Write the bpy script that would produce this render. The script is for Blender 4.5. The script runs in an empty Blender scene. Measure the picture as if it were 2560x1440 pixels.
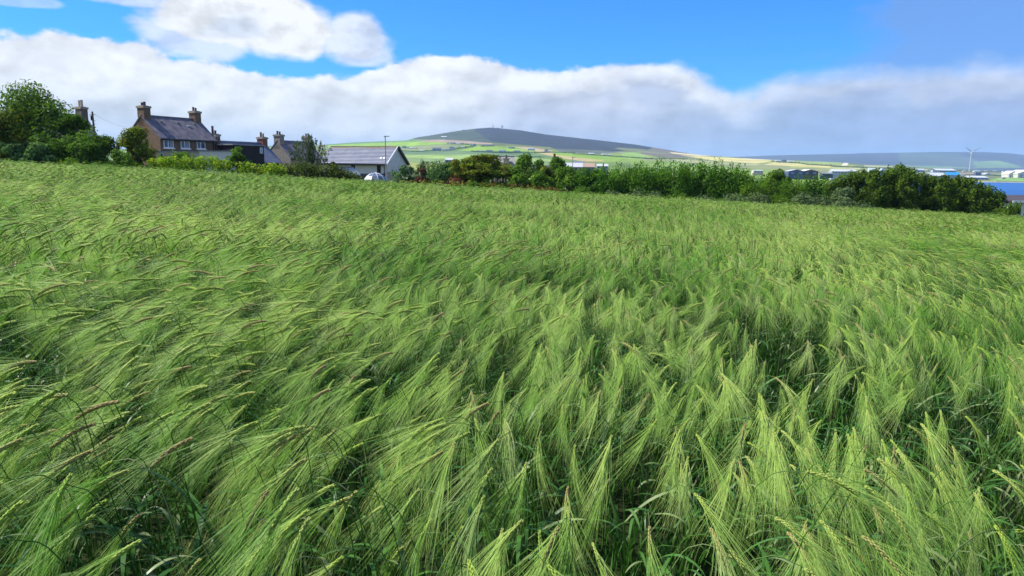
import bpy, math, random
import numpy as np
from mathutils import Vector, Matrix, Euler
R = math.radians
rng = np.random.default_rng(7)
random.seed(7)
SC = bpy.context.scene
COL = SC.collection

# ------------------------------------------------------------------ camera
CAM = Vector((0.0, 0.0, 1.60))
FPX = 1750.0
PITCH, ROLL = 9.73, 0.012
cam_d = bpy.data.cameras.new('camera')
cam_d.sensor_width = 36.0
cam_d.lens = FPX / 2560.0 * 36.0
cam_d.clip_start, cam_d.clip_end = 0.05, 40000.0
cam = bpy.data.objects.new('camera', cam_d)
COL.objects.link(cam)
CM = Euler((R(90 - PITCH), 0, 0)).to_matrix() @ Matrix.Rotation(ROLL, 3, 'Z')
cam.matrix_world = Matrix.Translation(CAM) @ CM.to_4x4()
SC.camera = cam


def ray(px, py):
    """direction through a point of the 2560 x 1440 photograph, scaled to one metre of forward depth"""
    d = CM @ Vector(((px - 1280) / FPX, (720 - py) / FPX, -1.0))
    return d / d.y


def at(px, py, depth):
    return CAM + ray(px, py) * depth


# ------------------------------------------------------------------ sun, sky
SUN_EL, SUN_AZ = 50.0, -82.0          # azimuth clockwise from the view direction (+Y)
sd = Vector((math.sin(R(SUN_AZ)) * math.cos(R(SUN_EL)), math.cos(R(SUN_AZ)) * math.cos(R(SUN_EL)), math.sin(R(SUN_EL))))
sun_d = bpy.data.lights.new('sun', 'SUN')
sun_d.energy, sun_d.angle, sun_d.color = 5.0, R(0.6), (1.0, 0.955, 0.87)
sun = bpy.data.objects.new('sun', sun_d)
sun.rotation_euler = sd.to_track_quat('Z', 'Y').to_euler()
COL.objects.link(sun)

W = bpy.data.worlds.new('World')
SC.world = W
W.use_nodes = True
SKY_STRENGTH = 0.08


class NG:
    def __init__(s, tree):
        s.t = tree; s.n = tree.nodes; s.l = tree.links

    def new(s, typ, **kw):
        n = s.n.new(typ)
        for k, v in kw.items():
            setattr(n, k, v)
        return n

    def put(s, node, i, v):
        inp = node.inputs[i]
        if isinstance(v, bpy.types.NodeSocket):
            s.l.new(v, inp)
        elif v is not None:
            inp.default_value = v

    def m(s, op, a, b=None, c=None, clamp=False):
        n = s.new('ShaderNodeMath', operation=op, use_clamp=clamp)
        s.put(n, 0, a); s.put(n, 1, b); s.put(n, 2, c)
        return n.outputs[0]

    def mapr(s, v, a, b, c=0.0, d=1.0, smooth=False):
        n = s.new('ShaderNodeMapRange', interpolation_type='SMOOTHSTEP' if smooth else 'LINEAR')
        for i, x in enumerate((v, a, b, c, d)):
            s.put(n, i, x)
        return n.outputs[0]

    def mix(s, f, a, b):
        n = s.new('ShaderNodeMix', data_type='RGBA')
        s.put(n, 0, f)
        s.put(n, 6, a if isinstance(a, bpy.types.NodeSocket) else (*a, 1))
        s.put(n, 7, b if isinstance(b, bpy.types.NodeSocket) else (*b, 1))
        return n.outputs[2]

    def noise(s, vec, scale, detail=4, rough=0.5, dist=0.0):
        n = s.new('ShaderNodeTexNoise')
        if vec is not None:
            s.l.new(vec, n.inputs['Vector'])
        n.inputs['Scale'].default_value = scale
        n.inputs['Detail'].default_value = detail
        n.inputs['Roughness'].default_value = rough
        n.inputs['Distortion'].default_value = dist
        return n.outputs[0]


def azel(px, py):
    d = ray(px, py).normalized()
    return math.atan2(d.x, d.y), math.asin(d.z)


g = NG(W.node_tree)
W.node_tree.nodes.clear()
tc = g.new('ShaderNodeTexCoord')
vec = tc.outputs['Generated']
sep = g.new('ShaderNodeSeparateXYZ'); g.l.new(vec, sep.inputs[0])
AZ = g.m('ARCTAN2', sep.outputs[0], sep.outputs[1])
EL = g.m('ARCSINE', sep.outputs[2])
sky = g.new('ShaderNodeTexSky', sky_type='NISHITA', sun_disc=False)
sky.sun_elevation, sky.sun_rotation = R(SUN_EL), R(SUN_AZ)
sky.altitude, sky.air_density, sky.dust_density, sky.ozone_density = 20, 1.0, 0.15, 2.0
tint = g.new('ShaderNodeMix', data_type='RGBA', blend_type='MULTIPLY')
tint.inputs[0].default_value = 1.0
g.l.new(sky.outputs[0], tint.inputs[6])
tint.inputs[7].default_value = (0.17, 0.80, 1.72, 1)
BLUE = tint.outputs[2]

mp = g.new('ShaderNodeMapping'); mp.inputs['Scale'].default_value = (1, 1, 2.0); g.l.new(vec, mp.inputs[0])
mp2 = g.new('ShaderNodeMapping'); mp2.inputs['Scale'].default_value = (1, 1, 3.6); mp2.inputs['Location'].default_value = (3, 1, 5); g.l.new(vec, mp2.inputs[0])
n_edge = g.noise(mp.outputs[0], 7.0, 8, 0.52)
n_big = g.noise(mp2.outputs[0], 3.2, 5, 0.45)
n_mid = g.noise(mp2.outputs[0], 9.0, 6, 0.45)
mp3 = g.new('ShaderNodeMapping'); mp3.inputs['Scale'].default_value = (1, 1, 1.6); g.l.new(vec, mp3.inputs[0])
mp4 = g.new('ShaderNodeMapping'); mp4.inputs['Scale'].default_value = (1, 1, 1.6); mp4.inputs['Location'].default_value = (-.012, 0, .02); g.l.new(vec, mp4.inputs[0])
relief = g.m('SUBTRACT', g.noise(mp3.outputs[0], 13.0, 7, 0.55), g.noise(mp4.outputs[0], 13.0, 7, 0.55))
n_fine = g.noise(mp3.outputs[0], 26.0, 7, 0.6)
# top edge of the low cloud bank, as elevation over azimuth, all round the horizon
edge_px = [(-700, 40), (-300, 70), (0, 85), (180, 95), (280, 100), (420, 130), (560, 160), (700, 178), (830, 182), (960, 160), (1060, 140), (1180, 142),
           (1280, 160), (1500, 165), (1700, 172), (1780, 200), (1870, 232), (1950, 195), (2060, 186), (2180, 178), (2290, 192), (2390, 170), (2470, 150), (2560, 160), (2800, 120)]
AZN = g.m('MULTIPLY_ADD', AZ, 1 / (2 * math.pi), 0.5)
fc = g.new('ShaderNodeFloatCurve')
cv = fc.mapping.curves[0]
pts = [(0.0, .40), (0.2, .5), (0.33, .36)] + [((a / (2 * math.pi) + .5), e / 0.6) for a, e in (azel(*p) for p in edge_px)] + [(0.72, .40), (0.85, .5), (1.0, .40)]
while len(cv.points) < len(pts):
    cv.points.new(0.5, 0.5)
for p, q in zip(sorted(cv.points, key=lambda k: k.location[0]), sorted(pts)):
    pass
for i, q in enumerate(sorted(pts)):
    cv.points[i].location = q
    cv.points[i].handle_type = 'AUTO'
fc.mapping.update()
g.l.new(AZN, fc.inputs[1])
EDGE = g.m('MULTIPLY', fc.outputs[0], 0.6)
RIGHT = g.mapr(AZ, 0.06, 0.42, 0, 1, True)             # the bank is greyer and softer to the right
e1 = g.m('MULTIPLY_ADD', g.m('SUBTRACT', n_edge, 0.5), 0.055, EDGE)
e1 = g.m('MULTIPLY_ADD', g.m('SUBTRACT', n_fine, 0.5), g.m('MULTIPLY_ADD', RIGHT, -.014, .030), e1)
dpt = g.m('SUBTRACT', e1, EL)                          # depth below the cloud's top edge
soft = g.m('MULTIPLY_ADD', RIGHT, 0.013, 0.006)
bank = g.mapr(dpt, g.m('MULTIPLY', soft, -0.6), soft, 0, 1, True)


def blob(px, py, rx, ry, amp=1.0, a=1.15, b=.75, k=-2.2):
    a0, e0 = azel(px, py)
    u = g.m('DIVIDE', g.m('SUBTRACT', AZ, a0), rx / FPX)
    v = g.m('DIVIDE', g.m('SUBTRACT', EL, e0), ry / FPX)
    r2 = g.m('SQRT', g.m('ADD', g.m('MULTIPLY', u, u), g.m('MULTIPLY', v, v)))
    r3 = g.m('MULTIPLY_ADD', g.m('SUBTRACT', n_edge, 0.5), k, r2)
    return g.m('MULTIPLY', g.mapr(r3, a, b, 0, 1, True), amp)


puffs = None
for b in [(600, 20, 185, 95, 1), (715, 70, 130, 78, 1), (500, 100, 110, 48, .75), (890, 100, 100, 66, .85), (330, -6, 190, 18, .7), (900, 140, 90, 30, .7), (60, 0, 70, 12, .4)]:
    o = blob(*b)
    puffs = o if puffs is None else g.m('MAXIMUM', puffs, o)
dark_r = blob(2640, 30, 260, 250, .7, 1.5, .5, -6.0)
dark_r = g.m('MAXIMUM', dark_r, blob(2330, 120, 150, 60, .5, 1.6, .4, -6.0))
high = g.m('MULTIPLY', g.mapr(n_big, 0.50, 0.62, 0, 1, True), g.mapr(EL, 0.30, 0.45, 0, 1, True))
# bank colour: white rim, greyer with depth below it and to the right
K = 0.67 / SKY_STRENGTH
def kc(r, gg, b):
    return (r * K, gg * K, b * K)
rim = g.mapr(g.m('MULTIPLY_ADD', g.m('SUBTRACT', n_mid, .5), .12, dpt), 0.012, 0.055, 0, 1, True)
deep = g.mapr(g.m('MULTIPLY_ADD', g.m('SUBTRACT', n_mid, .5), .16, dpt), 0.02, 0.165, 0, 1, True)
left_c = g.mix(deep, kc(.96, .97, 1.0), kc(.60, .645, .74))
right_c = g.mix(rim, kc(.52, .61, .82), kc(.32, .41, .64))
right_c = g.mix(g.mapr(EL, 0.12, 0.01, 0, .75, True), right_c, kc(.44, .54, .76))
bc = g.mix(RIGHT, left_c, right_c)
bc = g.mix(g.m('MULTIPLY', g.mapr(n_mid, 0.46, 0.66, 0, 1, True), g.m('MULTIPLY_ADD', RIGHT, .5, .2)), bc, g.mix(RIGHT, kc(.86, .885, .95), kc(.56, .62, .80)))
rimw = g.m('MULTIPLY', g.mapr(g.m('MULTIPLY_ADD', g.m('SUBTRACT', n_edge, .5), .10, dpt), 0.040, 0.016, 0, 1, True), g.m('MULTIPLY', g.mapr(AZ, -0.05, 0.0, .2, 1.0), g.mapr(AZ, 0.22, 0.30, 1, .25)))
midg = g.m('MULTIPLY', g.mapr(AZ, -.08, .02, 0, 1, True), g.mapr(g.m('MULTIPLY_ADD', g.m('SUBTRACT', n_mid, .5), .10, dpt), .02, .055, 0, .75, True))
midg = g.m('MULTIPLY', midg, g.mapr(dpt, .16, .09, .35, 1, True))
bc = g.mix(midg, bc, g.mix(RIGHT, kc(.53, .58, .74), kc(.34, .43, .68)))
bc = g.mix(rimw, bc, kc(.93, .95, 1.0))
c = g.mix(high, BLUE, kc(.80, .83, .90))
pc = g.mix(g.mapr(n_mid, .36, .56, 0, 1, True), kc(.72, .78, .90), kc(.97, .98, 1.0))
shade0 = g.m('MULTIPLY_ADD', relief, 1.6, 1.0)
vm0 = g.new('ShaderNodeVectorMath', operation='SCALE'); g.l.new(pc, vm0.inputs[0]); g.l.new(g.m('MINIMUM', g.m('MAXIMUM', shade0, .8), 1.05), vm0.inputs['Scale'])
c = g.mix(puffs, c, vm0.outputs[0])
c = g.mix(dark_r, c, kc(.19, .36, .74))
shade = g.m('MULTIPLY_ADD', relief, g.m('MULTIPLY_ADD', RIGHT, -.2, 1.1), 1.0, clamp=False)
def shaded(col):
    vm = g.new('ShaderNodeVectorMath', operation='SCALE'); g.l.new(col, vm.inputs[0]); g.l.new(g.m('MINIMUM', g.m('MAXIMUM', shade, .8), 1.12), vm.inputs['Scale'])
    return vm.outputs[0]
c = g.mix(bank, c, shaded(bc))
bg = g.new('ShaderNodeBackground'); bg.inputs[1].default_value = SKY_STRENGTH
g.l.new(c, bg.inputs[0])
wo = g.new('ShaderNodeOutputWorld'); g.l.new(bg.outputs[0], wo.inputs[0])

SC.view_settings.view_transform = 'Standard'
SC.view_settings.look = 'None'
SC.view_settings.exposure = 0.6
SC.view_settings.gamma = 1.0
SC.view_settings.use_curve_mapping = False
SC.render.engine = 'CYCLES'
cy = SC.cycles
cy.use_denoising = True
try:
    cy.denoiser = 'OPENIMAGEDENOISE'
    cy.denoising_prefilter = 'ACCURATE'
except Exception:
    pass
cy.max_bounces, cy.diffuse_bounces, cy.glossy_bounces, cy.transmission_bounces, cy.volume_bounces, cy.transparent_max_bounces = 6, 3, 2, 4, 1, 8
cy.caustics_reflective = cy.caustics_refractive = False


# ------------------------------------------------------------------ helpers
def mesh_np(name, V, faces_list, mats=(), mat_idx=None, smooth=False):
    """V (n,3); faces_list: list of (m,k) index arrays"""
    me = bpy.data.meshes.new(name)
    V = np.asarray(V, dtype=np.float32)
    faces_list = [np.asarray(f, dtype=np.int32) for f in faces_list if len(f)]
    loops = np.concatenate([f.ravel() for f in faces_list])
    tot = np.concatenate([np.full(len(f), f.shape[1], dtype=np.int32) for f in faces_list])
    start = np.concatenate([[0], np.cumsum(tot)[:-1]]).astype(np.int32)
    me.vertices.add(len(V)); me.vertices.foreach_set('co', V.ravel())
    me.loops.add(len(loops)); me.loops.foreach_set('vertex_index', loops)
    me.polygons.add(len(tot)); me.polygons.foreach_set('loop_start', start)
    try:
        me.polygons.foreach_set('loop_total', tot)
    except Exception:
        pass
    for m_ in mats:
        me.materials.append(m_)
    if mat_idx is not None:
        me.polygons.foreach_set('material_index', np.asarray(mat_idx, dtype=np.int32))
    if smooth:
        me.polygons.foreach_set('use_smooth', np.ones(len(tot), dtype=bool))
    me.update(calc_edges=True)
    me.validate()
    return me


class MB:
    """collects simple shapes, links them as one mesh object"""
    def __init__(s):
        s.v = []; s.f = []

    def add(s, vs, fs):
        k = len(s.v)
        s.v += [tuple(p) for p in vs]
        s.f += [tuple(i + k for i in f) for f in fs]
        return s

    def box(s, x0, x1, y0, y1, z0, z1):
        vs = [(x, y, z) for z in (z0, z1) for y in (y0, y1) for x in (x0, x1)]
        return s.add(vs, [(0, 2, 3, 1), (4, 5, 7, 6), (0, 1, 5, 4), (2, 6, 7, 3), (0, 4, 6, 2), (1, 3, 7, 5)])

    def tube(s, pts, radii, n=6, cap=True):
        pts = [Vector(p) for p in pts]
        if not hasattr(radii, '__len__'):
            radii = [radii] * len(pts)
        rings = []
        for i, p in enumerate(pts):
            t = (pts[min(i + 1, len(pts) - 1)] - pts[max(i - 1, 0)]).normalized()
            a = t.orthogonal().normalized() if i == 0 else (pa - t * pa.dot(t)).normalized()
            pa = a
            b = t.cross(a)
            rings.append([p + (a * math.cos(2 * math.pi * k / n) + b * math.sin(2 * math.pi * k / n)) * radii[i] for k in range(n)])
        vs = [q for r_ in rings for q in r_]
        fs = [(i * n + k, i * n + (k + 1) % n, (i + 1) * n + (k + 1) % n, (i + 1) * n + k) for i in range(len(pts) - 1) for k in range(n)]
        if cap:
            fs += [tuple(range(n))[::-1], tuple((len(pts) - 1) * n + k for k in range(n))]
        return s.add(vs, fs)

    def prism(s, poly, axis, a, b):
        """poly: list of 2-D points; extruded from a to b along axis 'x' or 'y'"""
        n = len(poly)
        f = (lambda p, t: (t, p[0], p[1])) if axis == 'x' else (lambda p, t: (p[0], t, p[1]))
        vs = [f(p, a) for p in poly] + [f(p, b) for p in poly]
        fs = [tuple(range(n))[::-1], tuple(range(n, 2 * n))] + [(i, (i + 1) % n, n + (i + 1) % n, n + i) for i in range(n)]
        return s.add(vs, fs)

    def mesh(s, name, m):
        me = bpy.data.meshes.new(name)
        me.from_pydata(s.v, [], s.f)
        if m:
            me.materials.append(m)
        import bmesh
        bm = bmesh.new(); bm.from_mesh(me)
        bmesh.ops.recalc_face_normals(bm, faces=bm.faces[:])
        bm.to_mesh(me); bm.free()
        return me

    def build(s, name, m, parent=None, **kw):
        o = bpy.data.objects.new(name, s.mesh(name, m))
        COL.objects.link(o)
        if parent:
            o.parent = parent
        for k, v in kw.items():
            o[k] = v
        return o


def link_mesh(name, me, parent=None, **kw):
    o = bpy.data.objects.new(name, me)
    COL.objects.link(o)
    if parent:
        o.parent = parent
    for k, v in kw.items():
        o[k] = v
    return o


def thing(name, label, cat, loc=(0, 0, 0), rz=0.0, group=None):
    o = bpy.data.objects.new(name, None)
    COL.objects.link(o)
    o.location = loc; o.rotation_euler = (0, 0, rz)
    o.empty_display_size = 0.2
    o['label'] = label; o['category'] = cat
    if group:
        o['group'] = group
    return o


_mats = {}
def mat(name, c1, c2=None, scale=8.0, rough=0.8, spec=0.3, metal=0.0, detail=5, bump=0.0, trans=0.0, coords='Object'):
    if name in _mats:
        return _mats[name]
    m_ = bpy.data.materials.new(name); m_.use_nodes = True
    q = NG(m_.node_tree)
    b = q.n['Principled BSDF']
    t = q.new('ShaderNodeTexCoord')
    if c2 is not None:
        nz = q.noise(t.outputs[coords], scale, detail, .6)
        cc = q.mix(q.mapr(nz, .35, .65), c1, c2)
        q.l.new(cc, b.inputs['Base Color'])
        if bump:
            bn = q.new('ShaderNodeBump'); bn.inputs['Strength'].default_value = bump
            bn.inputs['Distance'].default_value = .03
            q.l.new(nz, bn.inputs['Height']); q.l.new(bn.outputs[0], b.inputs['Normal'])
    else:
        b.inputs['Base Color'].default_value = (*c1, 1)
    b.inputs['Roughness'].default_value = rough
    b.inputs['Specular IOR Level'].default_value = spec
    b.inputs['Metallic'].default_value = metal
    _mats[name] = m_
    return m_


def leaf_mat(name, dark, light, lightfrac=.5, trans=.35, rough=.75, accent=None, accent_frac=0.0, spec=.08):
    """foliage: every leaf its own shade, larger soft variation through the crown"""
    if name in _mats:
        return _mats[name]
    m_ = bpy.data.materials.new(name); m_.use_nodes = True
    q = NG(m_.node_tree)
    b = q.n['Principled BSDF']; out = q.n['Material Output']
    geo = q.new('ShaderNodeNewGeometry')
    rnd = geo.outputs['Random Per Island']
    nz = q.noise(geo.outputs['Position'], 0.9, 3, .5)
    f = q.m('ADD', q.m('MULTIPLY', rnd, .55), q.mapr(nz, .35, .65, -.15, .55))
    c_ = q.mix(q.m('MULTIPLY', f, 2 * lightfrac, clamp=True), dark, light)
    if accent:
        h = q.m('FRACT', q.m('MULTIPLY', rnd, 37.7))
        c_ = q.mix(q.m('LESS_THAN', h, accent_frac), c_, accent)
    q.l.new(c_, b.inputs['Base Color'])
    b.inputs['Roughness'].default_value = rough
    b.inputs['Specular IOR Level'].default_value = spec
    tr = q.new('ShaderNodeBsdfTranslucent')
    bright = q.new('ShaderNodeMix', data_type='RGBA', blend_type='MULTIPLY'); bright.inputs[0].default_value = 1
    q.l.new(c_, bright.inputs[6]); bright.inputs[7].default_value = (1.25, 1.3, .7, 1)
    q.l.new(bright.outputs[2], tr.inputs[0])
    mx = q.new('ShaderNodeMixShader'); mx.inputs[0].default_value = trans
    q.l.new(b.outputs[0], mx.inputs[1]); q.l.new(tr.outputs[0], mx.inputs[2])
    q.l.new(mx.outputs[0], out.inputs[0])
    _mats[name] = m_
    return m_


# ------------------------------------------------------------------ terrain
def ground_near(x, y):
    xs = np.clip(x, -90, 90)
    yy = np.clip(y, -80, 130)
    return -.043 * xs - .012 * yy - .00012 * yy * np.abs(yy)


SKYLINE = [(-900, 380), (400, 372), (700, 364), (815, 361.5), (885, 356), (991, 352), (1016, 351), (1045, 343), (1079, 338), (1120, 331), (1160, 325), (1195, 321), (1227, 319), (1261, 322), (1302, 326), (1363, 336),
           (1444, 345), (1525, 354), (1586, 361), (1647, 371), (1700, 380), (1744, 387), (1857, 395.5), (1939, 400), (2099, 405.5), (2155, 411), (2267, 416), (2324, 420), (2387, 423), (2450, 426), (2560, 429), (3400, 436)]
def horizon_y(px):
    return 420.0 + ROLL * (px - 1280)
_t = np.array([ray(p, 400).x for p, _ in SKYLINE])
_e = np.array([ray(p, y).z for p, y in SKYLINE])
_rt = np.array([3600 if p < 1500 else 3600 - (min(p, 2100) - 1500) / 600 * 900 for p, _ in SKYLINE], dtype=float)
_rt[_rt < 2700] = 2700


def sstep(x, a, b):
    u = np.clip((x - a) / (b - a), 0, 1)
    return u * u * (3 - 2 * u)


def terrain_z(t, r):
    """t = X/Y, r = forward depth; arrays"""
    t, r = np.broadcast_arrays(np.asarray(t, float), np.asarray(r, float))
    zn = ground_near(t * r, r)
    es, rt = np.interp(t, _t, _e), np.interp(t, _t, _rt)
    sea = sstep(t, .44, .54)
    z66 = ground_near(t * 66, np.full_like(r, 66.0))
    z110 = np.where(t < -.1, .6 * ground_near(t * 110, np.full_like(r, 110.)) - .2, ground_near(t * 110, np.full_like(r, 110.)) - .8)
    z300 = np.interp(t, [-1, -.3, 0, .4, 1], [-1, -3, -8, -12, -14])
    z600 = np.interp(t, [-1, -.3, 0, .4, 1], [-3, -6, -12, -15, -17])
    e0 = np.interp(t, [-1, -.2, 0.1, .35, .5, .7, 1], [.008, .006, .0045, -.004, -.0075, -.009, -.009])
    z1650 = 1.6 + e0 * 1650
    ease = np.clip((r - 1650) / (rt - 1650), 0, 1)
    zup = 1.6 + r * (e0 + (es - e0) * ease ** .85)
    lr = np.log(r)
    def seg(a, b, za, zb):
        u = np.clip((lr - math.log(a)) / (math.log(b) - math.log(a)), 0, 1)
        return za + (zb - za) * u * u * (3 - 2 * u)
    z = np.where(r < 110, seg(66, 110, z66, z110), np.where(r < 300, seg(110, 300, z110, z300), seg(300, 600, z300, z600)))
    u = np.clip((r - 600) / 1050, 0, 1)
    zb = z600 + (z1650 - z600) * u
    zsea = np.where(r < 640, z600 + (-23 - z600) * sstep(r, 600, 640), np.where(r < 1630, -23.0, -23 + (z1650 + 23) * sstep(r, 1620, 1665)))
    zb = zb * (1 - sea) + np.where(r > 600, zsea, zb) * sea
    z = np.where(r < 600, z, zb)
    z = np.where(r > 1650, zup, z)
    ztop = 1.6 + rt * es
    z = np.where(r > rt, ztop - (r - rt) * .06 - (r - rt) ** 2 * 2e-5, z)
    z = np.maximum(z, -30)
    return np.where(r < 66, zn, z)


def hit(px, py, rmin=70, rmax=4500):
    d = ray(px, py)
    rr = np.linspace(rmin, rmax, 3000)
    zt = terrain_z(np.full_like(rr, d.x), rr)
    zr = 1.6 + rr * d.z
    k = np.argmax(zr <= zt + .01)
    if zr[k] > zt[k] + .01:
        k = len(rr) - 1
    return CAM + d * rr[k]


# field parcels, moor and roads: outlines in the photograph are carried onto the slopes as colours of the land
C_GREEN, C_MID, C_OLIVE = (.20, .32, .025), (.12, .18, .03), (.13, .15, .045)
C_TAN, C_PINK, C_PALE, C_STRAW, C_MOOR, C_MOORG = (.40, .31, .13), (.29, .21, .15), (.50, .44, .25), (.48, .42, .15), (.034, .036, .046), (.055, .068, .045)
PARCELS = [
    ([(700, 340), (1700, 300), (1820, 391), (1650, 396), (1600, 380), (1400, 378), (1286, 366), (1100, 360), (700, 380)], C_OLIVE),
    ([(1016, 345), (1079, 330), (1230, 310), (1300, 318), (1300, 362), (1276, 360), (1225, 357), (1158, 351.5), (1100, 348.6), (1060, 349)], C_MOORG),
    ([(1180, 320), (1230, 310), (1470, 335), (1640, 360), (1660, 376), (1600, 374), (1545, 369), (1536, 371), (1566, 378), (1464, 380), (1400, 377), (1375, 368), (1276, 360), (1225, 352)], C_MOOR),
    ([(1640, 365), (1700, 378), (1800, 390), (1740, 390), (1680, 394), (1600, 384)], (.15, .12, .095)),
    ([(1386, 372), (1500, 376), (1550, 380), (1500, 386), (1400, 381)], (.10, .11, .075)),
    ([(1548, 369), (1600, 372), (1660, 380), (1680, 386), (1600, 380), (1560, 376)], (.15, .16, .08)),
    ([(820, 362), (1000, 354), (1180, 356), (1110, 360), (990, 367), (820, 370)], C_GREEN),
    ([(820, 359), (885, 355), (1016, 350), (1090, 350), (1075, 353), (1000, 354), (820, 363)], (.10, .19, .06)),
    ([(1040, 352.5), (1075, 349.5), (1100, 349), (1160, 352), (1230, 358), (1232, 361), (1150, 358), (1078, 355)], C_PINK),
    ([(990, 368), (1100, 362), (1160, 364), (1120, 372), (1000, 376)], (.19, .21, .09)),
    ([(1129, 380), (1160, 373), (1182, 369), (1203, 367.5), (1276, 370), (1320, 376), (1293, 378), (1194, 376.5), (1158, 379)], C_GREEN),
    ([(1286, 366.5), (1330, 368), (1375, 375), (1390, 382), (1340, 378), (1300, 371)], (.34, .27, .14)),
    ([(1320, 379), (1350, 384), (1410, 397), (1470, 404), (1510, 402), (1500, 396), (1393, 384), (1346, 380)], C_TAN),
    ([(1380, 381), (1485, 387.5), (1560, 396), (1545, 400), (1497, 400), (1393, 388)], C_GREEN),
    ([(1548, 385), (1575, 380.5), (1590, 380), (1630, 394), (1566, 391)], (.22, .34, .07)),
    ([(1000, 378), (1190, 377), (1310, 380), (1380, 392), (1300, 392), (1000, 386)], (.105, .165, .06)),
    ([(1000, 387), (1180, 386), (1290, 392), (1400, 400), (1400, 404), (1000, 395)], (.22, .31, .075)),
    ([(1000, 396), (1400, 405), (1500, 412), (1000, 404)], (.15, .22, .07)),
    ([(1672, 380), (1744, 386.3), (1780, 390), (1742, 390), (1681, 384)], C_PALE),
    ([(1700, 388), (1857, 396), (1933, 402), (1890, 409), (1790, 402)], C_STRAW),
    ([(1680, 397), (1890, 411), (1900, 414), (1700, 406)], (.30, .31, .13)),
    ([(1937, 405), (2078, 416), (2074, 420), (1910, 412)], C_STRAW),
    ([(1857, 394), (1939, 399), (1945, 402), (1857, 397)], C_PALE),
    ([(1994, 401), (2107, 406), (2101, 412.5), (2001, 407)], (.22, .28, .085)),
    ([(2076, 417.5), (2150, 420), (2150, 423), (2080, 421)], (.42, .40, .18)),
    ([(2102, 414), (2109, 407), (2122, 407.5), (2117, 414)], (.62, .58, .42)),
    ([(2160, 412.5), (2267, 417.5), (2267, 420), (2160, 416)], (.30, .30, .17)),
    ([(2280, 421), (2320, 423), (2320, 427), (2280, 425)], (.34, .32, .15)),
    ([(2150, 421), (2300, 428), (2300, 434), (2150, 428)], (.20, .24, .12)),
    ([(2380, 432), (2440, 433), (2440, 437), (2380, 436)], (.26, .19, .13)),
    ([(2500, 444), (2560, 444), (2560, 452), (2470, 451)], (.19, .33, .06)),
    ([(2380, 429), (2560, 431), (2560, 436), (2440, 434)], (.17, .16, .10)),
    ([(2320, 452), (2800, 458), (2800, 463), (2320, 456)], (.36, .33, .27)),
]


def in_poly(x, y, poly):
    inside = np.zeros(x.shape, bool)
    n = len(poly)
    for i in range(n):
        x1, y1 = poly[i]; x2, y2 = poly[(i + 1) % n]
        c_ = ((y1 > y) != (y2 > y)) & (x < (x2 - x1) * (y - y1) / (y2 - y1 + 1e-9) + x1)
        inside ^= c_
    return inside


def project(P):
    """world points to photograph pixels"""
    M = np.array(CM.transposed())
    q = (P - np.array(CAM)) @ M.T
    return 1280 + FPX * q[..., 0] / -q[..., 2], 720 - FPX * q[..., 1] / -q[..., 2]


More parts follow.
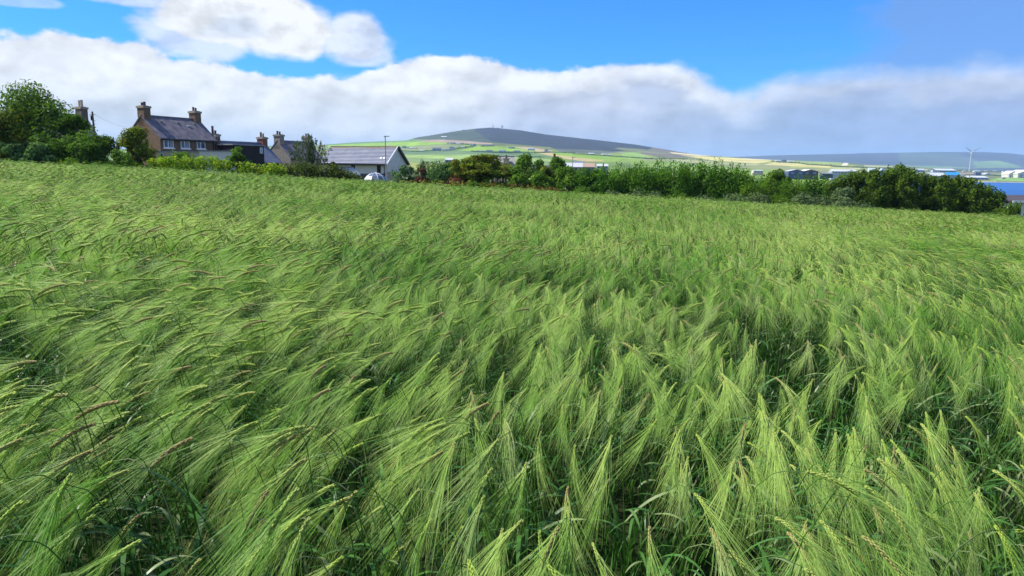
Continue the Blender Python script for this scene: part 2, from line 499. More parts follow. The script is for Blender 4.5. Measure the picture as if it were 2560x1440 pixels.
def build_terrain():
    tt = np.unique(np.concatenate([np.linspace(-2.4, -.75, 30), np.linspace(-.75, -.27, 120), np.linspace(-.27, .78, 1050), np.linspace(.78, 2.4, 40)]))
    rr = np.concatenate([np.geomspace(66, 600, 46), np.linspace(604, 660, 12), np.linspace(680, 1600, 30), np.linspace(1612, 1680, 14), np.linspace(1690, 3600, 215), np.linspace(3640, 4800, 16), np.linspace(5200, 15000, 14)])
    T, RR = np.meshgrid(tt, rr)
    Z = terrain_z(T, RR)
    # small-scale unevenness of the land, none on the crest line itself
    Z += (np.sin(T * 61 + RR * .004) * np.sin(RR * .011 + T * 17)) * 1.3 * sstep(RR, 700, 1400) * (1 - sstep(RR, 2300, 3000)) * (1 - sstep(T, .40, .50))
    P = np.stack([T * RR, RR, Z], -1)
    px, py = project(P)
    nr, nt = T.shape
    # patchwork where no outline is given
    cell = (np.floor(px / 74 + np.sin(py * .35) * .35).astype(int) * 7919 + np.floor((py - px * .02) / 5.2).astype(int) * 104729) % 997 / 997.0
    base = np.empty(P.shape)
    pal = np.array([C_MID, (.15, .20, .04), C_OLIVE, (.24, .27, .06), (.20, .21, .08), (.17, .25, .03)])
    base[:] = pal[(cell * 6).astype(int) % 6]
    near = RR < 700
    base[near] = (.09, .13, .05)
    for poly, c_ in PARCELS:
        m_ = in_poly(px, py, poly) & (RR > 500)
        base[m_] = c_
    base[(RR > rr[-1] - 1) | (RR > 5000)] = (.07, .11, .06)
    colr = np.concatenate([base, np.ones(base.shape[:2] + (1,))], -1).reshape(-1, 4)
    i = np.arange(nr * nt).reshape(nr, nt)
    F = np.stack([i[:-1, :-1], i[:-1, 1:], i[1:, 1:], i[1:, :-1]], -1).reshape(-1, 4)
    m_ = bpy.data.materials.new('farmland'); m_.use_nodes = True
    q = NG(m_.node_tree); b = q.n['Principled BSDF']
    at_ = q.new('ShaderNodeAttribute', attribute_name='land')
    geo = q.new('ShaderNodeNewGeometry')
    nz = q.noise(geo.outputs['Position'], .010, 8, .7)
    nz2 = q.noise(geo.outputs['Position'], .15, 3, .6)
    f = q.m('MULTIPLY', q.mapr(nz, .3, .7, .62, 1.42), q.mapr(nz2, .3, .7, .9, 1.12))
    mm = q.new('ShaderNodeVectorMath', operation='SCALE'); q.l.new(at_.outputs['Color'], mm.inputs[0]); q.l.new(f, mm.inputs['Scale'])
    q.l.new(mm.outputs[0], b.inputs['Base Color']); b.inputs['Roughness'].default_value = .95; b.inputs['Specular IOR Level'].default_value = .1
    me = mesh_np('terrain', P.reshape(-1, 3), [F], [m_], smooth=True)
    ca = me.color_attributes.new('land', 'FLOAT_COLOR', 'POINT'); ca.data.foreach_set('color', colr.astype(np.float32).ravel())
    link_mesh('terrain', me, kind='structure', label='rolling farmland rising to a dark moorland hill')
    # field soil sheet under the barley
    xs = np.linspace(-260, 260, 105); ys = np.concatenate([np.linspace(-200, 66, 134)])
    X, Y = np.meshgrid(xs, ys)
    Pf = np.stack([X, Y, ground_near(X, Y)], -1)
    i = np.arange(X.size).reshape(X.shape)
    F = np.stack([i[:-1, :-1], i[:-1, 1:], i[1:, 1:], i[1:, :-1]], -1).reshape(-1, 4)
    me = mesh_np('field_ground', Pf.reshape(-1, 3), [F], [mat('field_soil', (.016, .026, .008), (.03, .04, .014), 3.0, .95, .1)], smooth=True)
    link_mesh('ground', me, kind='structure', label='dark soil of the barley field')


build_terrain()

# sea inlet
m_ = bpy.data.materials.new('sea_water'); m_.use_nodes = True
q = NG(m_.node_tree); b = q.n['Principled BSDF']
geo = q.new('ShaderNodeNewGeometry')
mpw = q.new('ShaderNodeMapping'); mpw.inputs['Scale'].default_value = (.4, 1.0, 1); q.l.new(geo.outputs['Position'], mpw.inputs[0])
nz = q.noise(mpw.outputs[0], .35, 6, .65)
nz2 = q.noise(mpw.outputs[0], .012, 4, .5)
bn = q.new('ShaderNodeBump'); bn.inputs['Strength'].default_value = .6; bn.inputs['Distance'].default_value = .5
q.l.new(nz, bn.inputs['Height']); q.l.new(bn.outputs[0], b.inputs['Normal'])
q.l.new(q.mix(q.mapr(nz2, .35, .65), (.012, .08, .25), (.022, .12, .34)), b.inputs['Base Color'])
b.inputs['Roughness'].default_value = .45; b.inputs['Specular IOR Level'].default_value = .15
MB().add([(-300, 560, -18.0), (2600, 560, -18.0), (2600, 1800, -18.0), (-300, 1800, -18.0)], [(0, 1, 2, 3)]).build('water', m_, kind='structure', label='blue sea inlet beyond the trees')

# far moorland ridge
def build_far():
    sk = [(-1500, 396), (900, 400), (1500, 400), (1750, 394), (1863, 391.5), (1939, 388.6), (2029, 386.4), (2123, 384.6), (2155, 383), (2342, 380.2), (2455, 380), (2520, 383), (2560, 387), (2700, 398), (3000, 402), (3800, 408)]
    t0 = np.array([ray(p, 400).x for p, _ in sk]); e0 = np.array([ray(p, y).z for p, y in sk])
    tt = np.linspace(-1.6, 1.6, 700); rr = np.concatenate([np.linspace(4900, 7200, 60), np.linspace(7400, 10000, 12)])
    T, RR = np.meshgrid(tt, rr)
    es = np.interp(T, t0, e0)
    u = np.clip((RR - 4900) / 2300, 0, 1)
    Z = -30 + (1.6 + 7200 * es + 30) * (u ** .8) * np.where(RR > 7200, 1 - (RR - 7200) / 2800 * .6, 1)
    Z += np.sin(T * 23 + u * 5) * np.sin(u * 9 + T * 7) * 7 * u * (1 - u) * 4 * .5
    P = np.stack([T * RR, RR, Z], -1)
    px, py = project(P)
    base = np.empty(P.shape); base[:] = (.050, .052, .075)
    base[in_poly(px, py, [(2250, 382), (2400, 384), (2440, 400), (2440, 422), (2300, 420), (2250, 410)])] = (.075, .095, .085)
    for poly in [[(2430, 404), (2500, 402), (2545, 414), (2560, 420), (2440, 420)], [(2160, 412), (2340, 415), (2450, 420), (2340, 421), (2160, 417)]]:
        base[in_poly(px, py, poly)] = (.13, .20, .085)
    i = np.arange(T.size).reshape(T.shape)
    F = np.stack([i[:-1, :-1], i[:-1, 1:], i[1:, 1:], i[1:, :-1]], -1).reshape(-1, 4)
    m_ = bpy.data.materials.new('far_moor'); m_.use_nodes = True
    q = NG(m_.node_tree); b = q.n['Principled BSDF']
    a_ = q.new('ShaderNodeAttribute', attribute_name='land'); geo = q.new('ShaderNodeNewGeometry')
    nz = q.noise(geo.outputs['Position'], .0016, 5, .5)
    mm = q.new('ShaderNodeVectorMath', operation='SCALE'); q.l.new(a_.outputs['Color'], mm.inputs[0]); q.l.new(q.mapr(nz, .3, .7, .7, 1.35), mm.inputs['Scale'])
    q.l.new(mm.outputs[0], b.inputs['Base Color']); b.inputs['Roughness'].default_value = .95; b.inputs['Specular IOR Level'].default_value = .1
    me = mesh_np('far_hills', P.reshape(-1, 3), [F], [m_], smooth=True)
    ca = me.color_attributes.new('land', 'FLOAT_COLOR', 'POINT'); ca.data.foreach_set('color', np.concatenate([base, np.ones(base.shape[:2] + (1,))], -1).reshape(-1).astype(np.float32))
    link_mesh('hills', me, kind='structure', label='long low moorland hills blue with distance')


build_far()

# air between here and the hills
hz = bpy.data.materials.new('haze_air'); hz.use_nodes = True
hz.node_tree.nodes.clear(); q = NG(hz.node_tree)
pv = q.new('ShaderNodeVolumePrincipled'); pv.inputs['Color'].default_value = (.42, .66, 1.0, 1); pv.inputs['Density'].default_value = 7.5e-5; pv.inputs['Anisotropy'].default_value = .0
mo = q.new('ShaderNodeOutputMaterial'); q.l.new(pv.outputs[0], mo.inputs['Volume'])
HAZE = True
if HAZE:
    MB().box(-37000, 37000, -400, 15200, -60, 420).build('haze', hz, kind='stuff', label='pale blue air haze over the distance')

# ------------------------------------------------------------------ barley
def awn_mat(name, ca, cb, trans, rough=.45, ear=False):
    m_ = bpy.data.materials.new(name); m_.use_nodes = True
    q = NG(m_.node_tree)
    b = q.n['Principled BSDF']; out = q.n['Material Output']
    oi = q.new('ShaderNodeObjectInfo')
    geo = q.new('ShaderNodeNewGeometry')
    big = q.noise(geo.outputs['Position'], .33, 3, .5)
    mid = q.noise(geo.outputs['Position'], 2.2, 2, .5)
    f = q.m('ADD', q.m('MULTIPLY', oi.outputs['Random'], .62), q.mapr(big, .35, .65, -.25, .55))
    f = q.m('ADD', f, q.mapr(mid, .3, .7, -.15, .15), clamp=True)
    c_ = q.mix(f, ca, cb)
    if ear:
        r2 = q.m('FRACT', q.m('MULTIPLY', oi.outputs['Random'], 23.1))
        c_ = q.mix(q.mapr(r2, .62, .90, 0, .75), c_, (.42, .27, .14))
        c_ = q.mix(q.m('MULTIPLY', q.m('LESS_THAN', r2, .14), .5), c_, (.46, .62, .07))
    else:
        r2 = q.m('FRACT', q.m('MULTIPLY', oi.outputs['Random'], 23.1))
        c_ = q.mix(q.mapr(r2, .74, 1.0, 0, .4), c_, (.60, .60, .32))
    q.l.new(c_, b.inputs['Base Color'])
    b.inputs['Roughness'].default_value = rough
    b.inputs['Specular IOR Level'].default_value = .3
    tr = q.new('ShaderNodeBsdfTranslucent'); q.l.new(c_, tr.inputs[0])
    mx = q.new('ShaderNodeMixShader'); mx.inputs[0].default_value = trans
    q.l.new(b.outputs[0], mx.inputs[1]); q.l.new(tr.outputs[0], mx.inputs[2]); q.l.new(mx.outputs[0], out.inputs[0])
    return m_


M_AWN = awn_mat('barley_awns', (.13, .35, .024), (.53, .70, .165), .5)
M_EAR = awn_mat('barley_ear', (.30, .44, .05), (.50, .58, .15), .35, .5, ear=True)
M_EARF_SHADED = awn_mat('barley_ear_far_shaded', (.15, .22, .02), (.30, .33, .05), .15, .5, ear=True)  # far ears: their backlit shade is put into a darker ear colour
M_STEM = awn_mat('barley_stem', (.02, .075, .006), (.06, .16, .014), .1, .5)
M_LEAF = awn_mat('barley_leaf', (.020, .085, .008), (.085, .22, .035), .3, .42)
BM = [M_STEM, M_LEAF, M_EAR, M_AWN, M_EARF_SHADED]


class Q:
    """vertex and quad store for one part"""
    def __init__(s):
        s.V = []; s.F = []; s.k = 0

    def ribbon(s, P, wid, side):
        P = np.asarray(P, float); n = len(P)
        wid = np.asarray(wid, float)[:, None]
        side = np.asarray(side, float)
        if side.ndim == 1:
            side = np.tile(side, (n, 1))
        V = np.empty((2 * n, 3)); V[0::2] = P - side * wid * .5; V[1::2] = P + side * wid * .5
        a = np.arange(n - 1) * 2 + s.k
        s.V.append(V); s.F.append(np.stack([a, a + 1, a + 3, a + 2], -1)); s.k += 2 * n

    def tube3(s, P, rad):
        P = np.asarray(P, float); n = len(P)
        T = np.gradient(P, axis=0); T /= np.linalg.norm(T, axis=1)[:, None]
        A = np.cross(T, [0, 1, 0.01]); A /= np.linalg.norm(A, axis=1)[:, None]
        B = np.cross(T, A)
        V = np.concatenate([P[:, None] + (A * math.cos(w) + B * math.sin(w))[:, None] * np.asarray(rad)[:, None, None] for w in (0, 2.094, 4.189)], 1).reshape(-1, 3)
        F = []
        for i in range(n - 1):
            for k in range(3):
                F.append((i * 3 + k, i * 3 + (k + 1) % 3, i * 3 + 3 + (k + 1) % 3, i * 3 + 3 + k))
        s.V.append(V); s.F.append(np.array(F) + s.k); s.k += len(V)

    def grain(s, p, d, L, w):
        d = d / np.linalg.norm(d)
        a = np.cross(d, [.3, .9, .1]); a /= np.linalg.norm(a); b_ = np.cross(d, a)
        c_ = p + d * L * .42
        V = np.array([p, c_ + a * w, c_ + b_ * w * .8, c_ - a * w, c_ - b_ * w * .8, p + d * L])
        F = [(0, 1, 2, 2), (0, 2, 3, 3), (0, 3, 4, 4), (0, 4, 1, 1), (5, 2, 1, 1), (5, 3, 2, 2), (5, 4, 3, 3), (5, 1, 4, 4)]
        s.V.append(V); s.F.append(np.array(F) + s.k); s.k += 6

    def arrays(s):
        if not s.V:
            return np.zeros((0, 3)), np.zeros((0, 4), int)
        return np.concatenate(s.V), np.concatenate(s.F)


def split_faces(F):
    tri = F[:, 2] == F[:, 3]
    return [F[tri][:, :3], F[~tri]]


def make_plant(r_, lod, hscale=1.0, ear_angle=None, fan=1.0):
    """returns (stem, leaves[list], ear, awns) stores; the plant leans to +x"""
    st, ea, aw = Q(), Q(), Q()
    n = {0: 13, 1: 8, 2: 5}[lod]
    Ls = r_.uniform(.80, .98) * hscale
    th0, th1 = r_.uniform(.04, .16), r_.uniform(.35, .75)
    ear_a = ear_angle if ear_angle is not None else r_.uniform(1.65, 2.35)
    s_ = np.linspace(0, 1, 40)
    th = th0 + (th1 - th0) * s_ ** 1.6 + (ear_a - th1 - .35) * sstep(s_, .80, 1.0)
    wob = r_.uniform(-.12, .12)
    dl = Ls / 39
    X = np.concatenate([[0], np.cumsum(np.sin(th[:-1]) * dl)]); Z = np.concatenate([[0], np.cumsum(np.cos(th[:-1]) * dl)])
    Y = wob * (X ** 1.3)
    C = np.stack([X, Y, Z], -1)
    idx = np.unique(np.concatenate([np.linspace(0, 30, n - n // 2).astype(int), np.linspace(30, 39, n // 2 + 1).astype(int)]))
    wk = {0: 1.0, 1: 1.5, 2: 2.4}[lod]
    if lod < 2:
        st.tube3(C[idx], np.linspace(.0020, .0011, len(idx)) * wk)
    else:
        st.ribbon(C[idx], np.full(len(idx), .0045), (0, 1, 0))
    # ear
    Le = r_.uniform(.080, .115)
    ne = 19 if lod == 0 else 11
    tt = np.linspace(0, 1, ne)
    tha = (ear_a - .30) + .55 * tt
    ex = C[-1][0] + np.concatenate([[0], np.cumsum(np.sin(tha[:-1]))]) * Le / (ne - 1)
    ez = C[-1][2] + np.concatenate([[0], np.cumsum(np.cos(tha[:-1]))]) * Le / (ne - 1)
    E = np.stack([ex, C[-1][1] + wob * (ex - C[-1][0]), ez], -1)
    Td = np.stack([np.sin(tha), np.full(ne, wob), np.cos(tha)], -1)
    Td /= np.linalg.norm(Td, axis=1)[:, None]
    side = np.array([0, 1.0, 0])
    if lod == 0:
        for i in range(ne):
            sc = .75 + .5 * math.sin(math.pi * min(1, .15 + i / ne * .9))
            up = np.cross(side, Td[i])
            for k, ph in enumerate((0, 2.094, 4.189)):
                ph += (i % 2) * 1.047 + r_.uniform(-.2, .2)
                o = side * math.cos(ph) + up * math.sin(ph)
                ea.grain(E[i] + o * .0015, Td[i] + o * .17, .0150 * sc, .0030 * sc)
    elif lod == 1:
        for i in range(0, ne - 1, 1):
            up = np.cross(side, Td[i]); o = side * (1 if i % 2 else -1) * .8 + up * .5
            ea.grain(E[i], Td[i] + o * .35, .019, .0075)
    else:
        ea.ribbon(E[[0, 5, 10]], [.010, .022, .008], side)
        ea.ribbon(E[[0, 5, 10]], [.010, .022, .008], np.cross(side, Td[5]))
    # awns
    na = {0: 52, 1: 26, 2: 9}[lod]
    wa = {0: .00125, 1: .0021, 2: .0062}[lod]
    windb = r_.uniform(-.6, .6)
    for k in range(na):
        f = (k + r_.uniform(0, 1)) / na
        i = min(int(f * ne), ne - 1)
        ph = r_.uniform(0, 2 * math.pi)
        up = np.cross(side, Td[i])
        spread = (.05 + .17 * abs(r_.normal()) ** .8) * fan
        d = Td[i] + (side * math.cos(ph) + up * math.sin(ph)) * spread
        d /= np.linalg.norm(d)
        L = r_.uniform(.135, .215) * (.85 + .25 * (1 - abs(f - .5)))
        m_ = {0: 4, 1: 3, 2: 3}[lod]
        tl = np.linspace(0, 1, m_)[:, None]
        grav = np.array([.12 * (1 if math.sin(ear_a) > 0 else 0), windb, -.42]) * r_.uniform(.1, 1.0)
        P = E[i] + d * L * tl + grav * L * tl ** 2
        sd_ = np.cross(d, [r_.normal() * .5, r_.normal() * .5, 1.0]); sd_ /= (np.linalg.norm(sd_) + 1e-6)
        aw.ribbon(P, np.linspace(wa, wa * .35, m_), sd_)
    # leaves
    lv = []
    for k in range({0: 3, 1: 2, 2: 1}[lod]):
        q_ = Q()
        h = r_.uniform(.32, .66)
        i = int(h * 39)
        az = r_.uniform(-1.5, 1.5) if r_.random() < .65 else r_.uniform(-3.1, 3.1)
        L = r_.uniform(.13, .24)
        m_ = {0: 9, 1: 6, 2: 4}[lod]
        tl = np.linspace(0, 1, m_)
        a0, a1 = r_.uniform(.5, 1.2), r_.uniform(1.5, 3.1)
        an = a0 + (a1 - a0) * tl ** 1.4
        rr = np.concatenate([[0], np.cumsum(np.sin(an[:-1]))]) * L / (m_ - 1)
        zz = np.concatenate([[0], np.cumsum(np.cos(an[:-1]))]) * L / (m_ - 1)
        P = np.stack([C[i][0] + rr * math.cos(az), C[i][1] + rr * math.sin(az), C[i][2] + zz], -1)
        tw = az + math.pi / 2 + r_.uniform(-.5, .5) * tl
        S = np.stack([np.cos(tw), np.sin(tw), r_.uniform(-.5, .5) * tl + .05], -1)
        w = .0115 * {0: 1, 1: 1.1, 2: 1.5}[lod] * np.sin(math.pi * np.clip(tl * .86 + .14, 0, 1)) ** .55 + .0006
        q_.ribbon(P, w, S)
        lv.append(q_)
    return st, lv, ea, aw


def leafy(r_, lod):
    q_ = Q()
    for k in range(6 if lod == 0 else 4):
        az = r_.uniform(-3.14, 3.14); L = r_.uniform(.30, .50)
        m_ = 7 if lod == 0 else 4
        tl = np.linspace(0, 1, m_)
        a0, a1 = r_.uniform(.0, .25), r_.uniform(.5, 2.2)
        an = a0 + (a1 - a0) * tl ** 2.2
        rr = np.concatenate([[0], np.cumsum(np.sin(an[:-1]))]) * L / (m_ - 1)
        zz = np.concatenate([[0], np.cumsum(np.cos(an[:-1]))]) * L / (m_ - 1)
        bx, by = r_.normal(0, .025, 2)
        P = np.stack([bx + rr * math.cos(az) + .14 * zz, by + rr * math.sin(az), zz], -1)
        tw = az + math.pi / 2 + r_.uniform(-1, 1) * tl
        S = np.stack([np.cos(tw), np.sin(tw), .1 * tl], -1)
        w = (.012 if lod == 0 else .02) * np.sin(math.pi * np.clip(tl * .8 + .2, 0, 1)) ** .5 + .001
        q_.ribbon(P, w, S)
    return q_


def joined(name, stores):
    """stores: list of (Q, material index)"""
    V, F3, F4, m3, m4, k = [], [], [], [], [], 0
    for q_, mi in stores:
        v, f = q_.arrays()
        if not len(v):
            continue
        t3, t4 = split_faces(f)
        V.append(v); F3.append(t3 + k); F4.append(t4 + k); m3 += [mi] * len(t3); m4 += [mi] * len(t4); k += len(v)
    F3, F4 = np.concatenate(F3), np.concatenate(F4)
    return mesh_np(name, np.concatenate(V), [f for f in (F3, F4) if len(f)], BM, (m3 if len(F3) else []) + (m4 if len(F4) else []))


bc_ = bpy.data.collections.new('barley_variants')   # not linked to the scene: only the source shapes of the crop
def add_var(name, me):
    o = bpy.data.objects.new(name, me); bc_.objects.link(o)


NA, NL, NM, NLM, NF = 10, 3, 8, 2, 8
near_parts = []
vr = np.random.default_rng(21)
for i in range(NA):
    st, lv, ea, aw = make_plant(vr, 0, fan=1.0 if i % 3 else 1.5, ear_angle=(1.68 + .095 * i))
    near_parts.append((st, lv, ea, aw))
    add_var('v%03d' % i, joined('barley_a', [(st, 0)] + [(l, 1) for l in lv] + [(ea, 2), (aw, 3)]))
for i in range(NL):
    add_var('v%03d' % (NA + i), joined('barley_tiller', [(leafy(vr, 0), 1)]))
for i in range(NM):
    st, lv, ea, aw = make_plant(vr, 1, fan=1.15, ear_angle=1.62 + .115 * i)
    add_var('v%03d' % (NA + NL + i), joined('barley_b', [(st, 0)] + [(l, 1) for l in lv] + [(ea, 2), (aw, 3)]))
for i in range(NLM):
    add_var('v%03d' % (NA + NL + NM + i), joined('barley_tiller', [(leafy(vr, 1), 1)]))
for i in range(NF):
    S_ = []
    for k in range(6):
        st, lv, ea, aw = make_plant(vr, 2, hscale=vr.uniform(.84, 1.10), ear_angle=vr.uniform(1.5, 2.2))
        off = np.array([vr.uniform(-.2, .2), vr.uniform(-.2, .2), 0]); a = vr.normal(0, .35); ca_, sa_ = math.cos(a), math.sin(a)
        for q_, mi in [(st, 0)] + [(l, 1) for l in lv] + [(ea, 4), (aw, 3)]:
            q_.V = [v @ np.array([[ca_, sa_, 0], [-sa_, ca_, 0], [0, 0, 1]]) + off for v in q_.V]
            S_.append((q_, mi))
    l = leafy(vr, 1); S_.append((l, 1))
    add_var('v%03d' % (NA + NL + NM + NLM + i), joined('barley_clump', S_))


def smooth_noise(x, y, s, seed):
    r_ = np.random.default_rng(seed); G = r_.random((256, 256))
    u, v = x / s + 100.0, y / s + 100.0
    i, j = np.floor(u).astype(int), np.floor(v).astype(int); fu, fv = u - i, v - j
    fu, fv = fu * fu * (3 - 2 * fu), fv * fv * (3 - 2 * fv)
    g_ = lambda a, b_: G[a % 256, b_ % 256]
    return (g_(i, j) * (1 - fu) + g_(i + 1, j) * fu) * (1 - fv) + (g_(i, j + 1) * (1 - fu) + g_(i + 1, j + 1) * fu) * fv


def scatter(r0, r1, dens, tmax):
    a = math.atan(tmax)
    n = int(dens * a * (r1 * r1 - r0 * r0))
    rr = np.sqrt(rng.uniform(r0 * r0, r1 * r1, n)); aa = rng.uniform(-a, a, n)
    return rr * np.sin(aa), rr * np.cos(aa)


def field_edge(t):
    return np.interp(t, [-1.2, -.75, -.4, 0, .4, .75, 1.2], [63, 64, 65, 66, 67, 68, 69])


xs, ys, kind = [], [], []
for r0, r1, dens, tm, k in [(.80, 3.2, 84, 1.9, 0), (3.2, 7, 92, 1.9, 0), (1.0, 7, 92, 1.9, 1), (7, 22, 72, 1.05, 2), (7, 22, 14, 1.05, 3), (22, 40, 9.5, 1.35, 4), (40, 110, 7.0, 1.3, 4)]:
    x, y = scatter(r0, r1, dens, tm)
    xs.append(x); ys.append(y); kind.append(np.full(len(x), k))
xs, ys, kind = np.concatenate(xs), np.concatenate(ys), np.concatenate(kind)
rad = np.hypot(xs, ys)
keep = ys < field_edge(xs / np.maximum(ys, .1)) - rng.uniform(0, .6, len(xs))
keep &= ys > -.2
hole = smooth_noise(xs, ys, .9, 3) * .55 + smooth_noise(xs, ys, .42, 4) * .45
keep &= ~((kind == 0) & (hole < .24) & (rng.random(len(xs)) < .8)) & ~((kind == 2) & (hole < .22) & (rng.random(len(xs)) < .8))
tq0 = xs / np.maximum(ys, .6)
keep &= ~((kind == 0) & (rng.random(len(xs)) > np.interp(tq0, [-.3, .25], [1.0, .62])))
xs, ys, kind, rad = xs[keep], ys[keep], kind[keep], rad[keep]
zs = ground_near(xs, ys)
tq = xs / np.maximum(ys, .6)
head = np.interp(tq, [-.8, -.2, .15, .45, .8], [207, 222, 244, 262, 282])     # compass of the lean: towards the camera, to its left on the left
head = head + (smooth_noise(xs, ys, 2.6, 11) - .5) * 80 + (smooth_noise(xs, ys, .7, 12) - .5) * 75 + rng.normal(0, 24, len(xs))
head = np.where((kind == 1) | (kind == 3), rng.uniform(0, 360, len(xs)), head)
lean = (smooth_noise(xs, ys, 1.6, 13) - .5) * 30 + rng.normal(0, 6, len(xs))
scl = 1.0 + (smooth_noise(xs, ys, 3.1, 14) - .5) * .22 + (smooth_noise(xs, ys, .6, 15) - .5) * .18 + rng.normal(0, .06, len(xs))
scl = np.where((kind == 1) | (kind == 3), np.where(kind == 1, rng.uniform(.60, .88, len(xs)), rng.uniform(.7, .95, len(xs))), scl)
scl = np.where((kind == 1) & (tq < .1), scl * .74, scl)
offs = np.array([0, NA, NA + NL, NA + NL + NM, NA + NL + NM + NLM]); cnt = np.array([NA, NL, NM, NLM, NF])
bend = smooth_noise(xs, ys, 1.9, 16) * .75 + rng.random(len(xs)) * .5 - .12
vi = offs[kind] + np.clip((np.where((kind == 1) | (kind == 3), rng.random(len(xs)), bend) * cnt[kind]).astype(int), 0, cnt[kind] - 1)
rot = np.stack([R(1) * rng.normal(0, 3, len(xs)), R(1) * lean, R(1) * head], -1)

# the 300 ears that show largest are plants of their own
P = np.stack([xs, ys, zs + .8], -1)
px, py = project(P)
cand = np.where((kind == 0) & (px > -60) & (px < 2620) & (py < 1620) & (ys > .5))[0]
first = cand[np.argsort(rad[cand])][:300]
isfirst = np.zeros(len(xs), bool); isfirst[first] = True
part_mesh = []
for st, lv, ea, aw in near_parts:
    def pm(nm, q_, m_):
        v, f = q_.arrays(); return mesh_np(nm, v, [a for a in split_faces(f) if len(a)], [m_])
    part_mesh.append((pm('stem', st, M_STEM), [pm('leaf', l, M_LEAF) for l in lv], pm('ear', ea, M_EAR), pm('awns', aw, M_AWN)))
for i in first:
    t_ = thing('barley_plant', 'nodding green barley plant with long whiskery awns in the nearest strip of the field', 'barley plant', (xs[i], ys[i], zs[i]), 0, 'nearest barley plants at the edge of the field')
    t_.rotation_euler = tuple(rot[i]); t_.scale = (scl[i],) * 3
    a, bl, c_, d = part_mesh[vi[i]]
    link_mesh('stem', a, t_)
    for l in bl:
        link_mesh('leaf', l, t_)
    e_ = link_mesh('ear', c_, t_)
    link_mesh('awns', d, e_)

sel = ~isfirst
pm_ = bpy.data.meshes.new('barley_crop')
n = int(sel.sum())
pm_.vertices.add(n); pm_.vertices.foreach_set('co', np.stack([xs, ys, zs], -1)[sel].astype(np.float32).ravel())
for nm, typ, data in (('rot', 'FLOAT_VECTOR', rot[sel].astype(np.float32).ravel()), ('scl', 'FLOAT', scl[sel].astype(np.float32)), ('vi', 'INT', vi[sel].astype(np.int32))):
    a_ = pm_.attributes.new(nm, typ, 'POINT'); a_.data.foreach_set('vector' if typ == 'FLOAT_VECTOR' else 'value', data)
crop = link_mesh('barley_field', pm_, kind='stuff', label='dense green barley crop bending in the wind across the whole field')
gt = bpy.data.node_groups.new('crop', 'GeometryNodeTree')
gt.interface.new_socket('Geometry', in_out='INPUT', socket_type='NodeSocketGeometry')
gt.interface.new_socket('Geometry', in_out='OUTPUT', socket_type='NodeSocketGeometry')
q = NG(gt)
gi, go = q.new('NodeGroupInput'), q.new('NodeGroupOutput')
ci = q.new('GeometryNodeCollectionInfo'); ci.inputs[0].default_value = bc_; ci.inputs['Separate Children'].default_value = True; ci.inputs['Reset Children'].default_value = True
iop = q.new('GeometryNodeInstanceOnPoints')
def named(nm, typ):
    x = q.new('GeometryNodeInputNamedAttribute', data_type=typ); x.inputs['Name'].default_value = nm
    return [o for o in x.outputs if o.enabled and o.name == 'Attribute'][0]
e2r = q.new('FunctionNodeEulerToRotation')
q.l.new(named('rot', 'FLOAT_VECTOR'), e2r.inputs[0])
q.l.new(gi.outputs[0], iop.inputs['Points']); q.l.new(ci.outputs[0], iop.inputs['Instance'])
iop.inputs['Pick Instance'].default_value = True
q.l.new(named('vi', 'INT'), iop.inputs['Instance Index']); q.l.new(e2r.outputs[0], iop.inputs['Rotation']); q.l.new(named('scl', 'FLOAT'), iop.inputs['Scale'])
q.l.new(iop.outputs[0], go.inputs[0])
md = crop.modifiers.new('crop', 'NODES'); md.node_group = gt
print('barley instances', n)
#@@STRUCTURES
# ------------------------------------------------------------------ buildings
M_HARL = mat('brown_harling', (.14, .095, .066), (.21, .145, .098), 3.0, .95, .1, bump=.3)
M_HARL2 = mat('grey_harling', (.19, .17, .15), (.27, .245, .22), 3.0, .95, .1, bump=.3)
M_WHITEW = mat('white_render', (.60, .57, .54), (.72, .69, .66), 1.2, .9, .15)
M_CREAM = mat('cream_render', (.38, .33, .25), (.52, .46, .36), 2.0, .9, .15)
M_SLATE = mat('purple_slate', (.085, .08, .098), (.185, .165, .185), 1.6, .65, .35, detail=8)
M_SLATEB = mat('blue_slate', (.09, .11, .16), (.15, .17, .235), 1.6, .65, .35, detail=8)
M_SLATEG = mat('stone_slate', (.22, .21, .20), (.34, .32, .30), 2.4, .8, .2, detail=8)
M_STONE = mat('dark_stone', (.10, .085, .075), (.19, .16, .135), 2.5, .95, .1, bump=.4)
M_CAP = mat('cement_cap', (.26, .21, .17), (.36, .30, .25), 4, .9)
M_POT = mat('dark_clay', (.06, .045, .045), (.10, .075, .07), 4, .8)
M_POTR = mat('red_clay', (.16, .065, .05), (.24, .10, .075), 4, .8)
M_POTL = mat('buff_clay', (.42, .37, .29), (.52, .47, .38), 4, .8)
M_BLACK = mat('black_metal', (.012, .011, .012), None, rough=.5)
M_BLACKC = mat('black_cladding', (.014, .012, .013), (.026, .022, .023), 6, .6, .3)
M_WPVC = mat('white_pvc', (.80, .80, .80), None, rough=.35)
M_GREYM = mat('galvanised_grey', (.26, .28, .30), (.34, .36, .38), 5, .45, .5, .4)
M_WOOD = mat('weathered_wood', (.085, .07, .055), (.15, .125, .10), 5, .9)
M_LEAD = mat('grey_coping', (.22, .22, .23), (.32, .32, .33), 4, .8)
M_GLASS = mat('window_glass', (.03, .055, .10), (.06, .09, .14), 1.0, .08, .6)
M_CURT = mat('pale_curtain', (.30, .38, .50), (.45, .52, .62), 9, .9)
M_TILEL = mat('pale_roof_tile', (.28, .32, .37), (.42, .45, .49), .9, .4, .5, detail=6)
M_TILEJ = mat('tile_shadow_joint', (.11, .105, .15), (.16, .12, .15), 1.2, .7)
M_LICH = mat('lichened_ridge', (.32, .22, .11), (.36, .33, .30), 1.5, .9)
